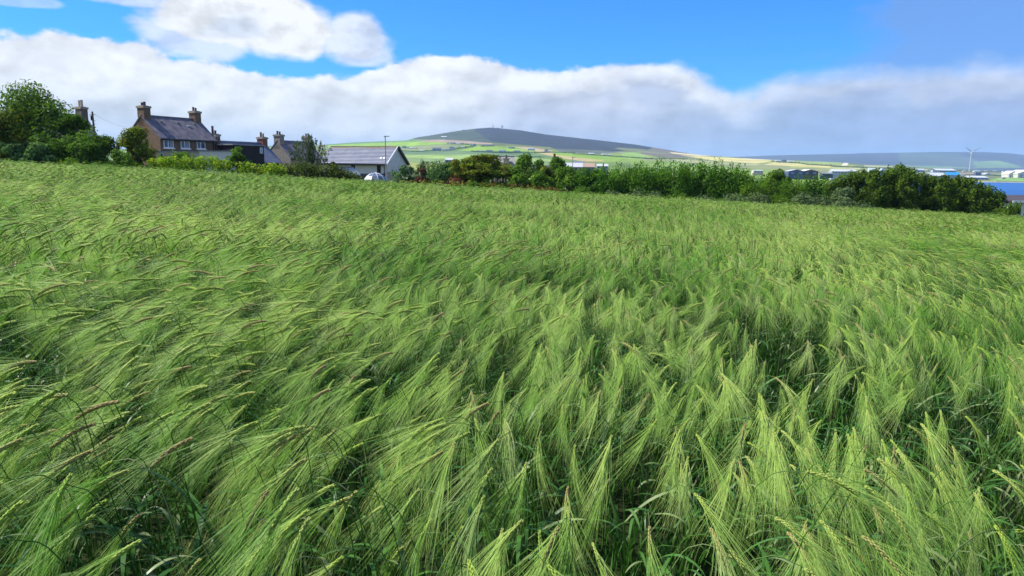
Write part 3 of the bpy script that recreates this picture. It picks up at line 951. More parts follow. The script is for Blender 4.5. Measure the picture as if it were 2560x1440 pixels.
M_WOODF = mat('brown_fence', (.05, .032, .024), (.09, .06, .045), 4, .9)

UD = (math.cos(R(62)), math.sin(R(62)))


def gable_house(name, label, P, heading, L, Wd, rise, zbase, walls, roofm, ridgem=None, group=None, gutter=True, over=.18, cat='house'):
    """P: the near end of the ridge (world). local x along the ridge, local y away from the front wall; local z=0 is world z=0"""
    h = R(heading)
    u = Vector((math.cos(h), math.sin(h), 0)); v = Vector((-math.sin(h), math.cos(h), 0))
    A = Vector((P.x, P.y, 0)) - v * (Wd / 2)
    t = thing(name, label, cat, (A.x, A.y, zbase), h, group)
    zr = P.z - zbase; ze = zr - rise
    MB().prism([(0, -.6), (Wd, -.6), (Wd, ze), (Wd / 2, zr - .05), (0, ze)], 'x', 0, L).build('wall', walls, t)
    th = .14
    s_ = rise / (Wd / 2)
    r_ = MB()
    r_.prism([(-over, ze - over * s_ + .03), (Wd / 2, zr + .03), (Wd / 2, zr + .03 + th), (-over, ze - over * s_ + .03 + th)], 'x', -.06, L + .06)
    r_.prism([(Wd + over, ze - over * s_ + .03), (Wd / 2, zr + .03), (Wd / 2, zr + .03 + th), (Wd + over, ze - over * s_ + .03 + th)], 'x', -.06, L + .06)
    rf = r_.build('roof', roofm, t)
    MB().box(-.08, L + .08, Wd / 2 - .14, Wd / 2 + .14, zr + th - .02, zr + th + .09).build('ridge', ridgem or M_LEAD, rf)
    if gutter:
        MB().box(-.1, L + .1, -over - .12, -over + .005, ze - over * s_ - .08, ze - over * s_ + .06).build('gutter', M_BLACK, rf)
    return t, dict(A=A, u=u, v=v, zr=zr, ze=ze, Wd=Wd, L=L, zb=zbase)


def local_s(info, px, yoff=0.0):
    """distance along the front wall at which the photograph's column px falls"""
    tq_ = ray(px, 400).x
    A, u = info['A'] + info['v'] * yoff, info['u']
    return (tq_ * A.y - A.x) / (u.x - tq_ * u.y)


def zat(info, s, py, px, yoff=0.0):
    p = info['A'] + info['u'] * s + info['v'] * yoff
    return 1.6 + ray(px, py).z * p.y - info['zb']


def chimney(t, i, s0, s1, ztop, m_, pots, wy=1.25, cap=M_CAP):
    yc = i['Wd'] / 2
    st = MB().box(s0, s1, yc - wy / 2, yc + wy / 2, i['zr'] - 1.2, ztop).build('chimney', m_, t)
    MB().box(s0 - .1, s1 + .1, yc - wy / 2 - .1, yc + wy / 2 + .1, ztop - .22, ztop + .03).build('chimney_cap', cap, st)
    MB().box(s0 + .08, s1 - .08, yc - wy / 2 + .1, yc + wy / 2 - .1, ztop + .03, ztop + .10).build('flaunching', cap, st)
    for yo, hh, rr, pmat in pots:
        c_ = ((s0 + s1) / 2, yc + yo)
        p_ = MB().tube([(c_[0], c_[1], ztop + .05), (c_[0], c_[1], ztop + hh - .1), (c_[0], c_[1], ztop + hh)], [rr, rr * .92, rr * 1.12], 10).build('chimney_pot', pmat, st)
    return st


def window(t, i, px0, px1, py0, py1, curtain=0, sill=True, frame=M_WPVC):
    s0, s1 = sorted((local_s(i, px0), local_s(i, px1)))
    sm, pxm = (s0 + s1) / 2, (px0 + px1) / 2
    z1, z0 = zat(i, sm, py0, pxm), zat(i, sm, py1, pxm)
    f = .09
    m_ = MB()
    m_.box(s0, s1, -.05, .04, z1 - f, z1).box(s0, s1, -.05, .04, z0, z0 + f)
    m_.box(s0, s0 + f, -.05, .04, z0 + f, z1 - f).box(s1 - f, s1, -.05, .04, z0 + f, z1 - f).box(sm - .05 - .06, sm + .05 - .06, -.05, .04, z0 + f, z1 - f)
    w = m_.build('window', frame, t)
    for a, b in ((s0 + f, sm - .11), (sm - .01, s1 - f)):
        MB().box(a, b, -.02, .02, z0 + f, z1 - f).build('pane', M_GLASS, w)
    if curtain:
        a, b = (sm + .18, s1 - f - .04)
        cu = MB()
        for k in range(4):
            w_ = (b - a) / 4
            cu.box(a + k * w_, a + (k + .6) * w_, -.03, -.021, z0 + f + .03, z1 - f - .03)
        cu.build('curtain', M_CURT, w)
    if sill:
        MB().box(s0 - .12, s1 + .12, -.16, .0, z0 - .16, z0 - .01).build('sill', M_WPVC, w)
    return w


# tall house of brown harling
P = at(352, 290.5, 91.6)
t1, i1 = gable_house('brown_house', 'two storey brown harled house with purple slate roof and three white windows', P, 62, 8.5, 6.9, 2.78, .15, M_HARL, M_SLATE)
chimney(t1, i1, 0.0, .95, i1['zr'] + 1.25, M_HARL, [(.26, .50, .15, M_POT), (-.22, .58, .16, M_POT)], wy=1.3)
chimney(t1, i1, 8.5 - .95, 8.5, i1['zr'] + 1.15, M_HARL, [(.26, .62, .14, M_POT), (-.22, .50, .14, M_POT)], wy=1.25)
window(t1, i1, 411.6, 436, 349.5, 369.5, 1)
window(t1, i1, 454, 476, 351.5, 371, 1)
window(t1, i1, 494, 515, 353, 372, 0)
for s_, w_ in ((1.9, .35), (4.4, .35), (6.9, .35), (5.6, .5)):
    yy = i1['Wd'] / 2 * (.72 if w_ < .4 else .6)
    zz = i1['ze'] + yy * 2.78 / 3.45 + .17
    MB().box(s_, s_ + w_, yy - .12, yy + .18, zz - .02, zz + .10).build('roof_vent' if w_ < .4 else 'rooflight', M_LEAD if w_ < .4 else M_WPVC, t1)
dp = MB().tube([(8.25, -.3, i1['ze'] - .25), (8.25, -.08, i1['ze'] - .6), (8.25, -.08, 0)], .06, 6)
dp.build('downpipe', M_BLACK, t1)
MB().tube([(7.9, -.08, i1['ze'] - .15), (7.9, -.08, 0)], .05, 6).build('downpipe', M_BLACK, t1)
MB().box(8.0, 8.5, -.45, -.14, i1['ze'] + .5, i1['ze'] + .75).tube([(8.2, -.16, i1['ze'] - .2), (8.2, -.2, i1['ze'] + .55)], .05, 5).build('flue', M_LEAD, t1)

# house mostly hidden by the big tree
u62 = Vector((UD[0], UD[1], 0))
P = at(213, 291, 99) - u62 * 9
t0, i0 = gable_house('stone_house', 'old grey stone roofed house with tall chimney mostly hidden behind the big tree', P, 62, 9, 6.9, 3.9, .4, M_HARL2, M_SLATEG)
chimney(t0, i0, 8.1, 9.0, i0['zr'] + 1.15, M_STONE, [(.28, .95, .19, M_POTL), (-.20, 1.0, .17, M_POTL)], wy=1.35)
for k in range(12):
    y0 = .3 + k * .26; z0 = i0['ze'] + y0 * 3.9 / 3.45 + .17
    MB().box(5.5, 9.05, y0, y0 + .2, z0 + .0, z0 + .09).build('slate_course', M_SLATEG, t0)

# low blue slated house with black extension
P = at(530, 354.5, 98)
t2, i2 = gable_house('blue_slate_house', 'low house with blue slate roof between the brown house and the grey gable', P, 62, 9.3, 6.4, 2.7, 0.0, M_HARL, M_SLATEB)
chimney(t2, i2, 0, .9, i2['zr'] + 1.0, M_HARL, [(.30, 1.15, .16, M_POTR), (-.22, .55, .15, M_POT)], wy=1.2)
chimney(t2, i2, 8.4, 9.3, i2['zr'] + .95, M_POTR, [(.22, .75, .15, M_POT), (-.24, .58, .13, M_POTR)], wy=1.2, cap=M_CAP)
s0, s1 = local_s(i2, 584, -.9), local_s(i2, 661, -.9)
zt_ = zat(i2, (s0 + s1) / 2, 362, 622, -.9)
ex = MB().box(s0, s1, -.9, 2.6, -.5, zt_ - .12).build('extension', M_BLACKC, t2, label='black clad flat roofed extension')
MB().box(s0 - .15, s1 + .15, -1.05, 2.7, zt_ - .118, zt_ + .04).build('flat_roof', M_LEAD, ex)
for k in range(15):
    xx = s0 + (s1 - s0) * (k + .5) / 15
    MB().box(xx - .02, xx + .02, -.93, -.902, -.4, zt_ - .16).build('cladding_batten', M_BLACK, ex)
wx0, wx1 = local_s(i2, 650.5, -.9), local_s(i2, 657.5, -.9)
zc = zat(i2, wx0, 376, 654, -.9)
MB().box(wx0, wx1, -.96, -.904, zc - .42, zc + .38).build('window', M_WPVC, ex)
MB().box(wx0 + .06, wx1 - .06, -.97, -.962, zc - .35, zc + .31).build('pane', mat('pale_glass', (.35, .42, .45), None, rough=.15), ex)

# grey gable
P = at(692, 353.5, 111)
t3, i3 = gable_house('grey_gable_house', 'grey harled cottage with plain gable and slate roof behind the wispy tree', P, 61, 6.9, 5.5, 2.5, -.3, M_HARL2, M_SLATE)
chimney(t3, i3, 0, .9, i3['zr'] + 1.0, M_HARL2, [(.28, .62, .15, M_POT), (-.22, .52, .15, M_POT)], wy=1.3, cap=M_HARL2)
chimney(t3, i3, 6.0, 6.9, i3['zr'] + 1.0, M_HARL2, [(.25, .5, .14, M_POT), (-.22, .5, .14, M_POT)], wy=1.2, cap=M_HARL2)
window(t3, i3, 760, 772, 394, 408, 0, frame=M_HARL2, sill=False)

# white outbuilding in front of the brown house
P = at(392, 377, 84)
to = thing('outbuilding', 'white and cream walled outbuilding with grey coping below the brown house windows', 'outbuilding', (P.x, P.y, .2), R(2))
zc = P.z - .2
x1, x2 = 4.95, 8.25
MB().box(0, x1, 0, 3, -.4, zc - .12).build('wall', M_CREAM, to)
MB().box(-.1, x1, -.1, 3.1, zc - .118, zc).build('coping', M_LEAD, to)
MB().box(x1 + .003, x2, -.05, 3, -.4, zc + .0).build('wall', M_WHITEW, to, label='white harled wall')
MB().box(x1 - .05, x2 + .1, -.15, 3.1, zc + .003, zc + .12).build('coping', M_LEAD, to)
w_ = MB().box(.35, .75, -.06, -.003, zc - .75, zc - .25).build('window', M_WPVC, to)
MB().box(.41, .69, -.07, -.062, zc - .69, zc - .31).build('pane', M_GLASS, w_)

# white bungalow
hb = -12.4
u = Vector((math.cos(R(hb)), math.sin(R(hb)), 0)); v = Vector((-u.y, u.x, 0))
E = at(968, 409, 105)
P = E - u * 10.9 + v * 4; P.z = E.z + 2.38
t4, i4 = gable_house('white_bungalow', 'white bungalow with pale ribbed roof beside the street lamp', P, hb, 10.9, 8.0, 2.38, -.7, M_WHITEW, M_TILEJ, M_LICH, over=.35)
rf = [c_ for c_ in t4.children if c_.name.startswith('roof')][0]
for side_ in (0, 1):
    for k in range(12):
        y0 = -.33 + k * (4.25 / 12); y1 = y0 + .19
        f = lambda y: i4['ze'] + y * 2.38 / 4 + .17
        if side_:
            MB().prism([(8 - y0, f(y0)), (8 - y1, f(y1)), (8 - y1, f(y1) + .03), (8 - y0, f(y0) + .07)], 'x', -.05, 10.95).build('tile_course', M_TILEL, rf)
        else:
            MB().prism([(y0, f(y0)), (y1, f(y1)), (y1, f(y1) + .03), (y0, f(y0) + .07)], 'x', -.05, 10.95).build('tile_course', M_TILEL if k < 11 else M_LICH, rf)
f = lambda y: i4['ze'] + y * 2.38 / 4
MB().prism([(-.4, f(-.4) - .12), (4, f(4) - .12), (4, f(4) + .26), (-.4, f(-.4) + .26)], 'x', 10.965, 11.06).build('bargeboard', M_WPVC, t4)
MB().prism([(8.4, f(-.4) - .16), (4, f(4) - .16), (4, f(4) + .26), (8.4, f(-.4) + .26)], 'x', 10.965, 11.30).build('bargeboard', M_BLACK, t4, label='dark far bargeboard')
MB().box(-.1, 10.95, -.34, -.02, i4['ze'] - .28, i4['ze'] - .21).build('soffit', M_BLACK, t4)
for a, b in ((877.5, 887), (942, 951.5)):
    s0, s1 = local_s(i4, a), local_s(i4, b)
    dr = MB().box(s0, s1, -.03, .03, .1, i4['ze'] - .22).build('door_panel', mat('dark_brown_panel', (.035, .022, .022), None, rough=.4), t4)
    MB().box(s0 + .07, (s0 + s1) / 2 - .02, -.045, -.032, .8, i4['ze'] - .4).box((s0 + s1) / 2 + .02, s1 - .07, -.045, -.032, .8, i4['ze'] - .4).build('pane', mat('dark_glass', (.015, .015, .02), None, rough=.1), dr)
MB().tube([(local_s(i4, 961), -.08, i4['ze'] - .3), (local_s(i4, 961), -.08, 0)], .05, 6).build('downpipe', M_BLACK, t4)
for a in (946, 954):
    s0 = local_s(i4, a) - .15; y0 = .75; z0 = f(y0) + .26
    MB().prism([(y0, z0 - .05), (y0 + .38, z0 + .38 * 2.38 / 4 - .05), (y0 + .38, z0 + .38 * 2.38 / 4 + .02), (y0, z0 + .02)], 'x', s0, s0 + .3).build('roof_vent', M_WPVC, t4)

# garden shed with dark gable left of the bungalow front
P = at(875, 421.5, 88)
ts, is_ = gable_house('garden_shed', 'small garden shed showing only its pale zigzag roof and dark gable above the rose hedge', Vector((P.x - 1.0, P.y, P.z)), 70, 2.4, 1.9, .75, -.9, M_WOODF, M_TILEL, gutter=False, cat='shed')
# timber fence and low wall in front of the bungalow
P0, P1 = at(893, 433.5, 92), at(966, 433.5, 92)
tf = thing('timber_fence', 'brown timber fence in front of the white bungalow', 'fence', (P0.x, P0.y, -1.2), 0)
Lf = P1.x - P0.x; zt_ = P0.z + 1.2
for k in range(int(Lf / .16)):
    MB().box(k * .16, k * .16 + .14, -.02, .02, 0, zt_ - .02 * (k % 2)).build('slat', M_WOODF, tf)
for k in range(3):
    MB().box(k * Lf / 2.2 - .05, k * Lf / 2.2 + .05, .022, .12, 0, zt_ + .1).build('post', M_WOOD, tf)
P0 = at(966, 431.5, 93)
tw = thing('garden_wall', 'low beige garden wall right of the street lamp below the bungalow gable', 'wall', (P0.x + .1, P0.y, -1.2), 0)
MB().box(0, 1.9, 0, .25, 0, P0.z + 1.2).build('wall_face', M_CREAM, tw)
MB().box(-.04, 1.94, -.04, .29, P0.z + 1.203, P0.z + 1.28).build('coping', M_LEAD, tw)

# faceted glass garden dome
P = at(938, 431.5, 82)
td = thing('glass_dome', 'faceted clear garden dome greenhouse beside the street lamp', 'greenhouse', (P.x, P.y, -1.15), R(8))
top = P.z + 1.15; m_gl = mat('dome_glass', (.07, .10, .15), (.16, .20, .27), 1.6, .10, .8); m_glare = mat('dome_painted_glare', (.50, .53, .56), None, rough=.3)  # sun glare on the left panes is painted as opaque white
rings = [(1.28, 0.0), (1.26, top * .62), (.98, top * .80), (.55, top * .94)]
N = 10
for j in range(3):
    for k in range(N):
        a0, a1 = 2 * math.pi * k / N, 2 * math.pi * (k + 1) / N
        g_ = .012
        c4 = [Vector((rings[j][0] * math.cos(a0 + g_), rings[j][0] * math.sin(a0 + g_), rings[j][1])), Vector((rings[j][0] * math.cos(a1 - g_), rings[j][0] * math.sin(a1 - g_), rings[j][1])),
              Vector((rings[j + 1][0] * math.cos(a1 - g_), rings[j + 1][0] * math.sin(a1 - g_), rings[j + 1][1])), Vector((rings[j + 1][0] * math.cos(a0 + g_), rings[j + 1][0] * math.sin(a0 + g_), rings[j + 1][1]))]
        inn = [p * .985 for p in c4]
        MB().add(c4 + inn, [(0, 1, 2, 3), (4, 7, 6, 5), (0, 4, 5, 1), (1, 5, 6, 2), (2, 6, 7, 3), (3, 7, 4, 0)]).build('pane', m_glare if math.cos((a0 + a1) / 2 - R(195)) > .93 else m_gl, td)
for k in range(N):
    a0, a1 = 2 * math.pi * k / N, 2 * math.pi * (k + 1) / N
    MB().add([(.55 * math.cos(a0), .55 * math.sin(a0), rings[3][1]), (.55 * math.cos(a1), .55 * math.sin(a1), rings[3][1]), (0, 0, top)], [(0, 1, 2)]).build('pane', m_gl, td)
    MB().tube([(r_ * 1.01 * math.cos(a0), r_ * 1.01 * math.sin(a0), z_ * 1.005) for r_, z_ in rings] + [(0, 0, top + .01)], .022, 5).build('rib', M_WPVC, td)

# street lamps and poles
def street_lamp(px, py_top, depth, label, head=True, mt=None, r0=.075):
    P = at(px, py_top, depth)
    zg = float(terrain_z(P.x / P.y, P.y)) - .3
    t = thing('street_lamp', label, 'street lamp', (P.x, P.y, zg), 0)
    H = P.z - zg
    MB().tube([(0, 0, 0), (0, 0, 1.4), (0, 0, 1.42), (0, 0, H)], [r0 * 1.3, r0 * 1.3, r0, r0 * .75], 8).build('pole', mt or M_GREYM, t)
    if head:
        MB().tube([(-.12, 0, H - .02), (.1, 0, H + .04), (.45, 0, H + .03)], [.05, .055, .04], 6).build('bracket', mt or M_GREYM, t)
        MB().box(.05, .52, -.11, .11, H + .0, H + .09).box(-.16, -.02, -.07, .07, H - .02, H + .1).build('lamp_head', mat('lamp_grey', (.45, .47, .5), None, rough=.4), t)
    return t

street_lamp(963, 341.5, 90, 'tall grey street lamp standing in front of the white bungalow')
street_lamp(1432, 393.5, 118, 'thin grey street lamp rising beside the white roofed building')

P = at(230.5, 279, 93)
zg = 0.3
tp = thing('telegraph_pole', 'dark wooden telegraph pole between the big tree and the brown house', 'telegraph pole', (P.x, P.y, zg), 0)
H = P.z - zg
MB().tube([(.12, 0, 0), (.06, 0, H * .5), (0, 0, H)], [.16, .14, .11], 8).build('pole', M_WOOD, tp)
MB().box(-.38, .42, -.03, .03, H - .42, H - .36).build('crossarm', M_WOOD, tp)
MB().box(-.22, -.09, -.12, .12, H - 1.1, H - .5).build('junction_box', M_BLACK, tp)
for k in range(4):
    MB().box(.1, .34, -.02, .02, H - 1.15 - k * .45, H - 1.12 - k * .45).build('step_bolt', M_BLACK, tp)
a = Vector((P.x + .3, P.y, zg + H - .35)); b = at(312, 318, 94)
wp = [a.lerp(b, k / 12) - Vector((0, 0, .5 * 4 * (k / 12) * (1 - k / 12) * .35)) for k in range(13)]
o = MB().tube(wp, .012, 4).build('telephone_wire', M_BLACK); o['label'] = 'thin sagging telephone wire from the pole to the brown house'; o['category'] = 'wire'
P = at(1305, 393, 84)
zg = float(terrain_z(P.x / P.y, P.y))
tp = thing('wooden_post', 'mossy bare wooden pole standing up through the trees right of the buff chimney', 'pole', (P.x, P.y, zg), 0)
MB().tube([(0, 0, 0), (0, 0, P.z - zg)], [.13, .10], 8).build('pole', mat('mossy_wood', (.12, .16, .07), (.24, .26, .18), 3, .9), tp)
MB().box(-.2, .2, -.04, .04, P.z - zg - .5, P.z - zg - .42).build('crossarm', M_WOOD, tp)


# ------------------------------------------------------------------ farther buildings
def cmat(c_):
    n_ = 'paint_%d_%d_%d' % tuple(int(x * 100) for x in c_)
    return mat(n_, tuple(x * .9 for x in c_), tuple(min(x * 1.1, .9) for x in c_), .35, .75, .2)


def shed(label, x0, x1, ytop, ybase, roofc, wallc, kind='long', depth=None, name='distant_building', cat='building', eave=.5, windows=0, group=None, rot=0.0, ratio=.6, doors=0):
    pxm = (x0 + x1) / 2
    if depth is None:
        P = hit(pxm, ybase)
        depth = P.y
    P = at(pxm, ybase, depth)
    Wm = (x1 - x0) / FPX * depth
    H = (ybase - ytop) / FPX * depth
    t = thing(name, label, cat, (P.x, P.y, P.z), R(rot), group)
    D = Wm * ratio
    he = H * eave
    if kind == 'long':      # ridge across the view
        MB().prism([(0, -H * 1.5), (D, -H * 1.5), (D, he), (D / 2, H * .97), (0, he)], 'x', -Wm / 2, Wm / 2).build('wall', cmat(wallc), t)
        o_ = Wm * .015; s_ = (H - he) / (D / 2); q_ = H * .05
        MB().prism([(-o_, he - o_ * s_), (D / 2, H), (D / 2, H + q_), (-o_, he - o_ * s_ + q_)], 'x', -Wm / 2 - o_, Wm / 2 + o_).prism([(D + o_, he - o_ * s_), (D / 2, H), (D / 2, H + q_), (D + o_, he - o_ * s_ + q_)], 'x', -Wm / 2 - o_, Wm / 2 + o_).build('roof', cmat(roofc), t)
        for k in range(windows):
            xw = -Wm / 2 + Wm * (k + .5) / windows
            w = MB().box(xw - Wm / windows * .18, xw + Wm / windows * .18, -.12, -.02, he * .3, he * .75).build('window', M_GLASS, t)
        for k in range(doors):
            xw = -Wm / 2 + Wm * (k + .5) / doors
            MB().box(xw - Wm / doors * .2, xw + Wm / doors * .2, -.12, -.02, -.3, he * .8).build('door', cmat((.12, .14, .18)), t)
    elif kind == 'gable':   # gable end towards the camera
        MB().prism([(-Wm / 2, -H * 1.5), (Wm / 2, -H * 1.5), (Wm / 2, he), (0, H * .97), (-Wm / 2, he)], 'y', 0, D * 1.6).build('wall', cmat(wallc), t)
        o_ = Wm * .02; s_ = (H - he) / (Wm / 2); q_ = H * .07
        MB().prism([(-Wm / 2 - o_, he - o_ * s_), (0, H), (0, H + q_), (-Wm / 2 - o_, he - o_ * s_ + q_)], 'y', -o_, D * 1.6 + o_).prism([(Wm / 2 + o_, he - o_ * s_), (0, H), (0, H + q_), (Wm / 2 + o_, he - o_ * s_ + q_)], 'y', -o_, D * 1.6 + o_).build('roof', cmat(roofc), t)
        for k in range(doors):
            xw = -Wm / 2 + Wm * (k + .5) / doors
            MB().box(xw - Wm / doors * .22, xw + Wm / doors * .22, -.15, -.02, -.3, he * .8).build('door', cmat((.20, .26, .38)), t)
    elif kind == 'flat':
        MB().box(-Wm / 2, Wm / 2, 0, D, -H * 1.5, H * .86).build('wall', cmat(wallc), t)
        MB().box(-Wm / 2 - .3, Wm / 2 + .3, -.3, D + .3, H * .862, H).build('roof', cmat(roofc), t)
        for k in range(windows):
            xw = -Wm / 2 + Wm * (k + .5) / windows
            MB().box(xw - Wm / windows * .25, xw + Wm / windows * .25, -.12, -.02, H * .35, H * .65).build('window', M_GLASS, t)
    elif kind == 'tank':
        MB().tube([(0, 0, -H), (0, 0, H * .85), (0, 0, H)], [Wm / 2, Wm / 2, Wm * .2], 16).build('shell', cmat(wallc), t)
        MB().tube([(Wm * .52, 0, -H), (Wm * .52, 0, H * .9)], Wm * .03, 4).build('ladder', cmat((.3, .3, .3)), t)
    return t


WH, PG, LG, DB, BR, GR, CR = (.50, .52, .54), (.40, .43, .45), (.36, .40, .42), (.07, .09, .14), (.12, .075, .06), (.20, .22, .24), (.58, .54, .44)
# on the hillside, left to right
HILL = [
    ('long pale farm steading high on the dark hill left of the summit', 1102, 1116, 340.5, 343.8, WH, PG, 'long', 3),
    ('farmhouse with pinkish roof right behind the street lamp', 964.5, 977, 364, 367.8, (.42, .28, .24), PG, 'long', 2),
    ('dark blue farm shed right of the bungalow ridge on the upper slope', 1005, 1017, 365, 370, DB, LG, 'gable', 0),
    ('long low pale farm shed just above the bungalow gable', 1024, 1039, 368.4, 371.2, WH, PG, 'long', 2),
    ('small pale cottage below the row of blue sheds on the left slope', 1048, 1060, 374.8, 378.2, WH, PG, 'long', 2),
    ('large dark blue barn above the small pale cottage', 1082, 1103, 369.5, 376.8, DB, (.13, .16, .22), 'long', 2),
    ('small blue grey house leftmost of the lower hamlet', 1105, 1113, 373.2, 378, GR, PG, 'long', 2),
    ('middle blue grey house of the lower hamlet', 1114, 1124, 373.0, 377.6, DB, PG, 'long', 2),
    ('dark roofed house rightmost of the lower hamlet', 1125, 1135, 371, 376.6, DB, LG, 'long', 2),
    ('dark blue barn standing above the lower hamlet', 1123, 1136, 366.8, 370.8, DB, LG, 'gable', 1),
    ('grey cottage in the upper hamlet under the pink ploughed strip', 1125, 1134, 356.6, 360.2, GR, PG, 'long', 2),
    ('second grey cottage in the upper hamlet under the pink ploughed strip, with pale walls', 1140, 1152, 357, 360.6, LG, WH, 'long', 2),
    ('long white shed between the two hamlets', 1151, 1162, 366.6, 369.8, WH, WH, 'long', 2),
    ('bright white farmhouse above the vivid green field', 1175, 1181.5, 361.2, 365.2, WH, WH, 'gable', 1),
    ('dark grey barn right against the bright white farmhouse', 1182, 1191, 359.6, 366, DB, GR, 'gable', 1),
    ('dark cottage left of the pair above the vivid green field', 1205, 1213, 362, 366, DB, LG, 'long', 1),
    ('dark long house right of the pair above the vivid green field', 1216, 1232, 361.6, 366, DB, GR, 'long', 3),
    ('grey bungalow first from the left in the row under the vivid green field', 1196, 1211, 376, 380.2, GR, PG, 'long', 3),
    ('blue grey bungalow second in the row under the vivid green field', 1216, 1232, 375.2, 380.6, DB, LG, 'long', 3),
    ('widest bungalow third in the row under the vivid green field', 1247, 1264, 375, 381, (.12, .15, .22), LG, 'long', 3),
    ('bungalow fourth and last in the row under the vivid green field', 1284, 1299, 376.2, 381.6, DB, LG, 'long', 3),
    ('small pale gabled house at the right tip of the vivid green field', 1270, 1277, 366.4, 370.8, LG, WH, 'gable', 1),
    ('low dark shed joined beside the small pale gabled house', 1278, 1287, 367.8, 371, DB, GR, 'long', 1),
    ('grey blue cattle shed on the tan strip', 1320, 1336, 370.4, 375.2, (.22, .26, .34), LG, 'long', 3),
    ('tall narrow two storey house on the tan slope', 1361, 1369.5, 372.6, 379.4, DB, (.30, .36, .38), 'gable', 2),
    ('long white farm shed left of the pair above the green strip', 1472, 1486, 382.4, 385.8, WH, PG, 'long', 3),
    ('middle white shed above the right end of the green strip', 1505, 1517, 384.4, 387.6, WH, WH, 'long', 2),
    ('small grey shed right of the two white ones above the green strip', 1519, 1530, 385.2, 388, LG, PG, 'long', 2),
]
for k, (lb, x0, x1, y0, y1, rc, wc, kd, nw) in enumerate(HILL):
    shed(lb, x0, x1, y0, y1, rc, wc, kd, windows=nw, doors=1 if kd == 'gable' else 0, name='hillside_house' if 'house' in lb or 'bungalow' in lb or 'cottage' in lb else 'farm_shed', cat='house' if 'house' in lb or 'bungalow' in lb or 'cottage' in lb else 'farm shed', group='farm buildings on the hillside', rot=[-14, 9, 18, -6][k % 4])
PLAIN = [
    ('white roofed farmhouse in the dark trees of the far plain', 1940, 1952, 400.4, 404.6, PG, WH, 'long', 2, None),
    ('dark barn in the dark trees of the far plain', 1955, 1966, 399.4, 405, DB, GR, 'gable', 0, None),
    ('pale house rightmost in the dark trees of the far plain', 1970, 1984, 402, 406.8, PG, WH, 'long', 3, None),
    ('left dark blue workshop with pale roof and wide doors', 1972, 2010, 424.5, 434, PG, (.08, .11, .20), 'gable', 2, 620),
    ('right brown workshop with pale roof beside the blue one', 2008, 2046, 424.5, 434, (.60, .60, .52), (.10, .075, .065), 'gable', 2, 640),
    ('small dark low shed right of the two workshops', 2056, 2082, 431.5, 438, GR, DB, 'long', 0, 640),
    ('cream gabled house between the willows and the dark round bush', 1884, 1908, 425.0, 430, PG, CR, 'long', 3, 420),
    ('long white roofed works building behind the left pines', 2080, 2118, 424.2, 434, WH, PG, 'long', 5, 900),
    ('second long white roofed works building, darker walled', 2119, 2141, 424.0, 434, WH, GR, 'long', 3, 930),
    ('bright white store glimpsed through the first pines', 2078, 2104, 446.5, 466, WH, WH, 'flat', 2, 300),
    ('large pale green hall left of the tallest pine', 2173, 2197, 420.8, 434, (.50, .58, .55), (.46, .55, .53), 'long', 3, 980),
    ('pale green annexe right against the large hall', 2199, 2213, 422.5, 434, (.54, .60, .58), (.48, .56, .54), 'gable', 1, 990),
    ('light grey shed right of the tallest pine', 2248, 2266, 425.5, 434, PG, (.55, .60, .60), 'long', 2, 1000),
    ('teal walled warehouse at the foot of the far hills', 2286, 2311, 421.8, 430.4, LG, (.14, .24, .27), 'long', 3, None),
    ('long pale roofed factory with dark teal walls left of the wind turbine', 2341, 2391, 422.4, 431, WH, (.08, .15, .16), 'long', 6, None),
    ('small white block in front of the long factory', 2332, 2348, 425.4, 430.8, WH, WH, 'flat', 3, None),
    ('grey walled warehouse with white roof left of the bright blue roof', 2318, 2364, 433, 449, WH, (.26, .28, .36), 'long', 3, None),
    ('warehouse with a bright blue roof', 2368, 2400, 431.6, 446, (.02, .24, .50), (.16, .20, .27), 'long', 3, None),
    ('long low white roofed shed near the far shore', 2414, 2472, 440.2, 449, WH, (.28, .29, .28), 'long', 6, None),
    ('square dark grey block behind the long low shed', 2439, 2452, 430.8, 440, GR, (.09, .11, .15), 'flat', 2, None),
    ('small white shed right of the square dark block', 2463, 2477, 432.8, 438, WH, WH, 'gable', 0, None),
    ('tall white storage tank beyond the water', 2503, 2509, 427.8, 438, WH, WH, 'tank', 0, None),
    ('big cream glasshouse hall at the right edge beyond the water', 2521, 2546, 428.5, 444, (.60, .60, .50), CR, 'gable', 3, None),
    ('second cream hall running out of the picture beyond the water', 2545, 2592, 426.4, 445, (.62, .62, .54), CR, 'gable', 3, None),
    ('small pinkish cottage left of the turbine foot', 2408, 2415, 426.4, 430.2, (.4, .3, .26), PG, 'long', 2, None),
    ('pale farmhouse right of the turbine foot', 2436, 2450, 426.4, 430.4, LG, WH, 'long', 3, None),
    ('far white cottage leftmost of three right of the turbine', 2461, 2468, 426.4, 429, PG, WH, 'long', 1, None),
    ('far white cottage rightmost of three right of the turbine', 2484, 2492, 426.6, 429.2, PG, WH, 'long', 1, None),
    ('tiny building on the pale shore strip by the water', 2506, 2514, 443.6, 447.4, GR, (.3, .25, .22), 'gable', 0, None),
    ('small white roofed house behind the spiky shrub', 1113, 1133, 395.4, 406, WH, (.25, .26, .30), 'long', 2, 170),
    ('pyramid roofed grey pavilion behind the white roof', 1434, 1463, 403.8, 417, (.20, .23, .28), LG, 'long', 0, 175),
    ('white roofed building behind the thin street lamp', 1413, 1456, 408.6, 430, WH, (.30, .24, .22), 'long', 4, 150),
    ('rust stained pale roofed building right of the white roof', 1457, 1487, 408.8, 430, (.50, .36, .28), (.24, .27, .28), 'long', 3, 152),
    ('low flat roofed white building glimpsed above the willows', 1492, 1520, 410.5, 422, WH, PG, 'long', 3, 190),
]
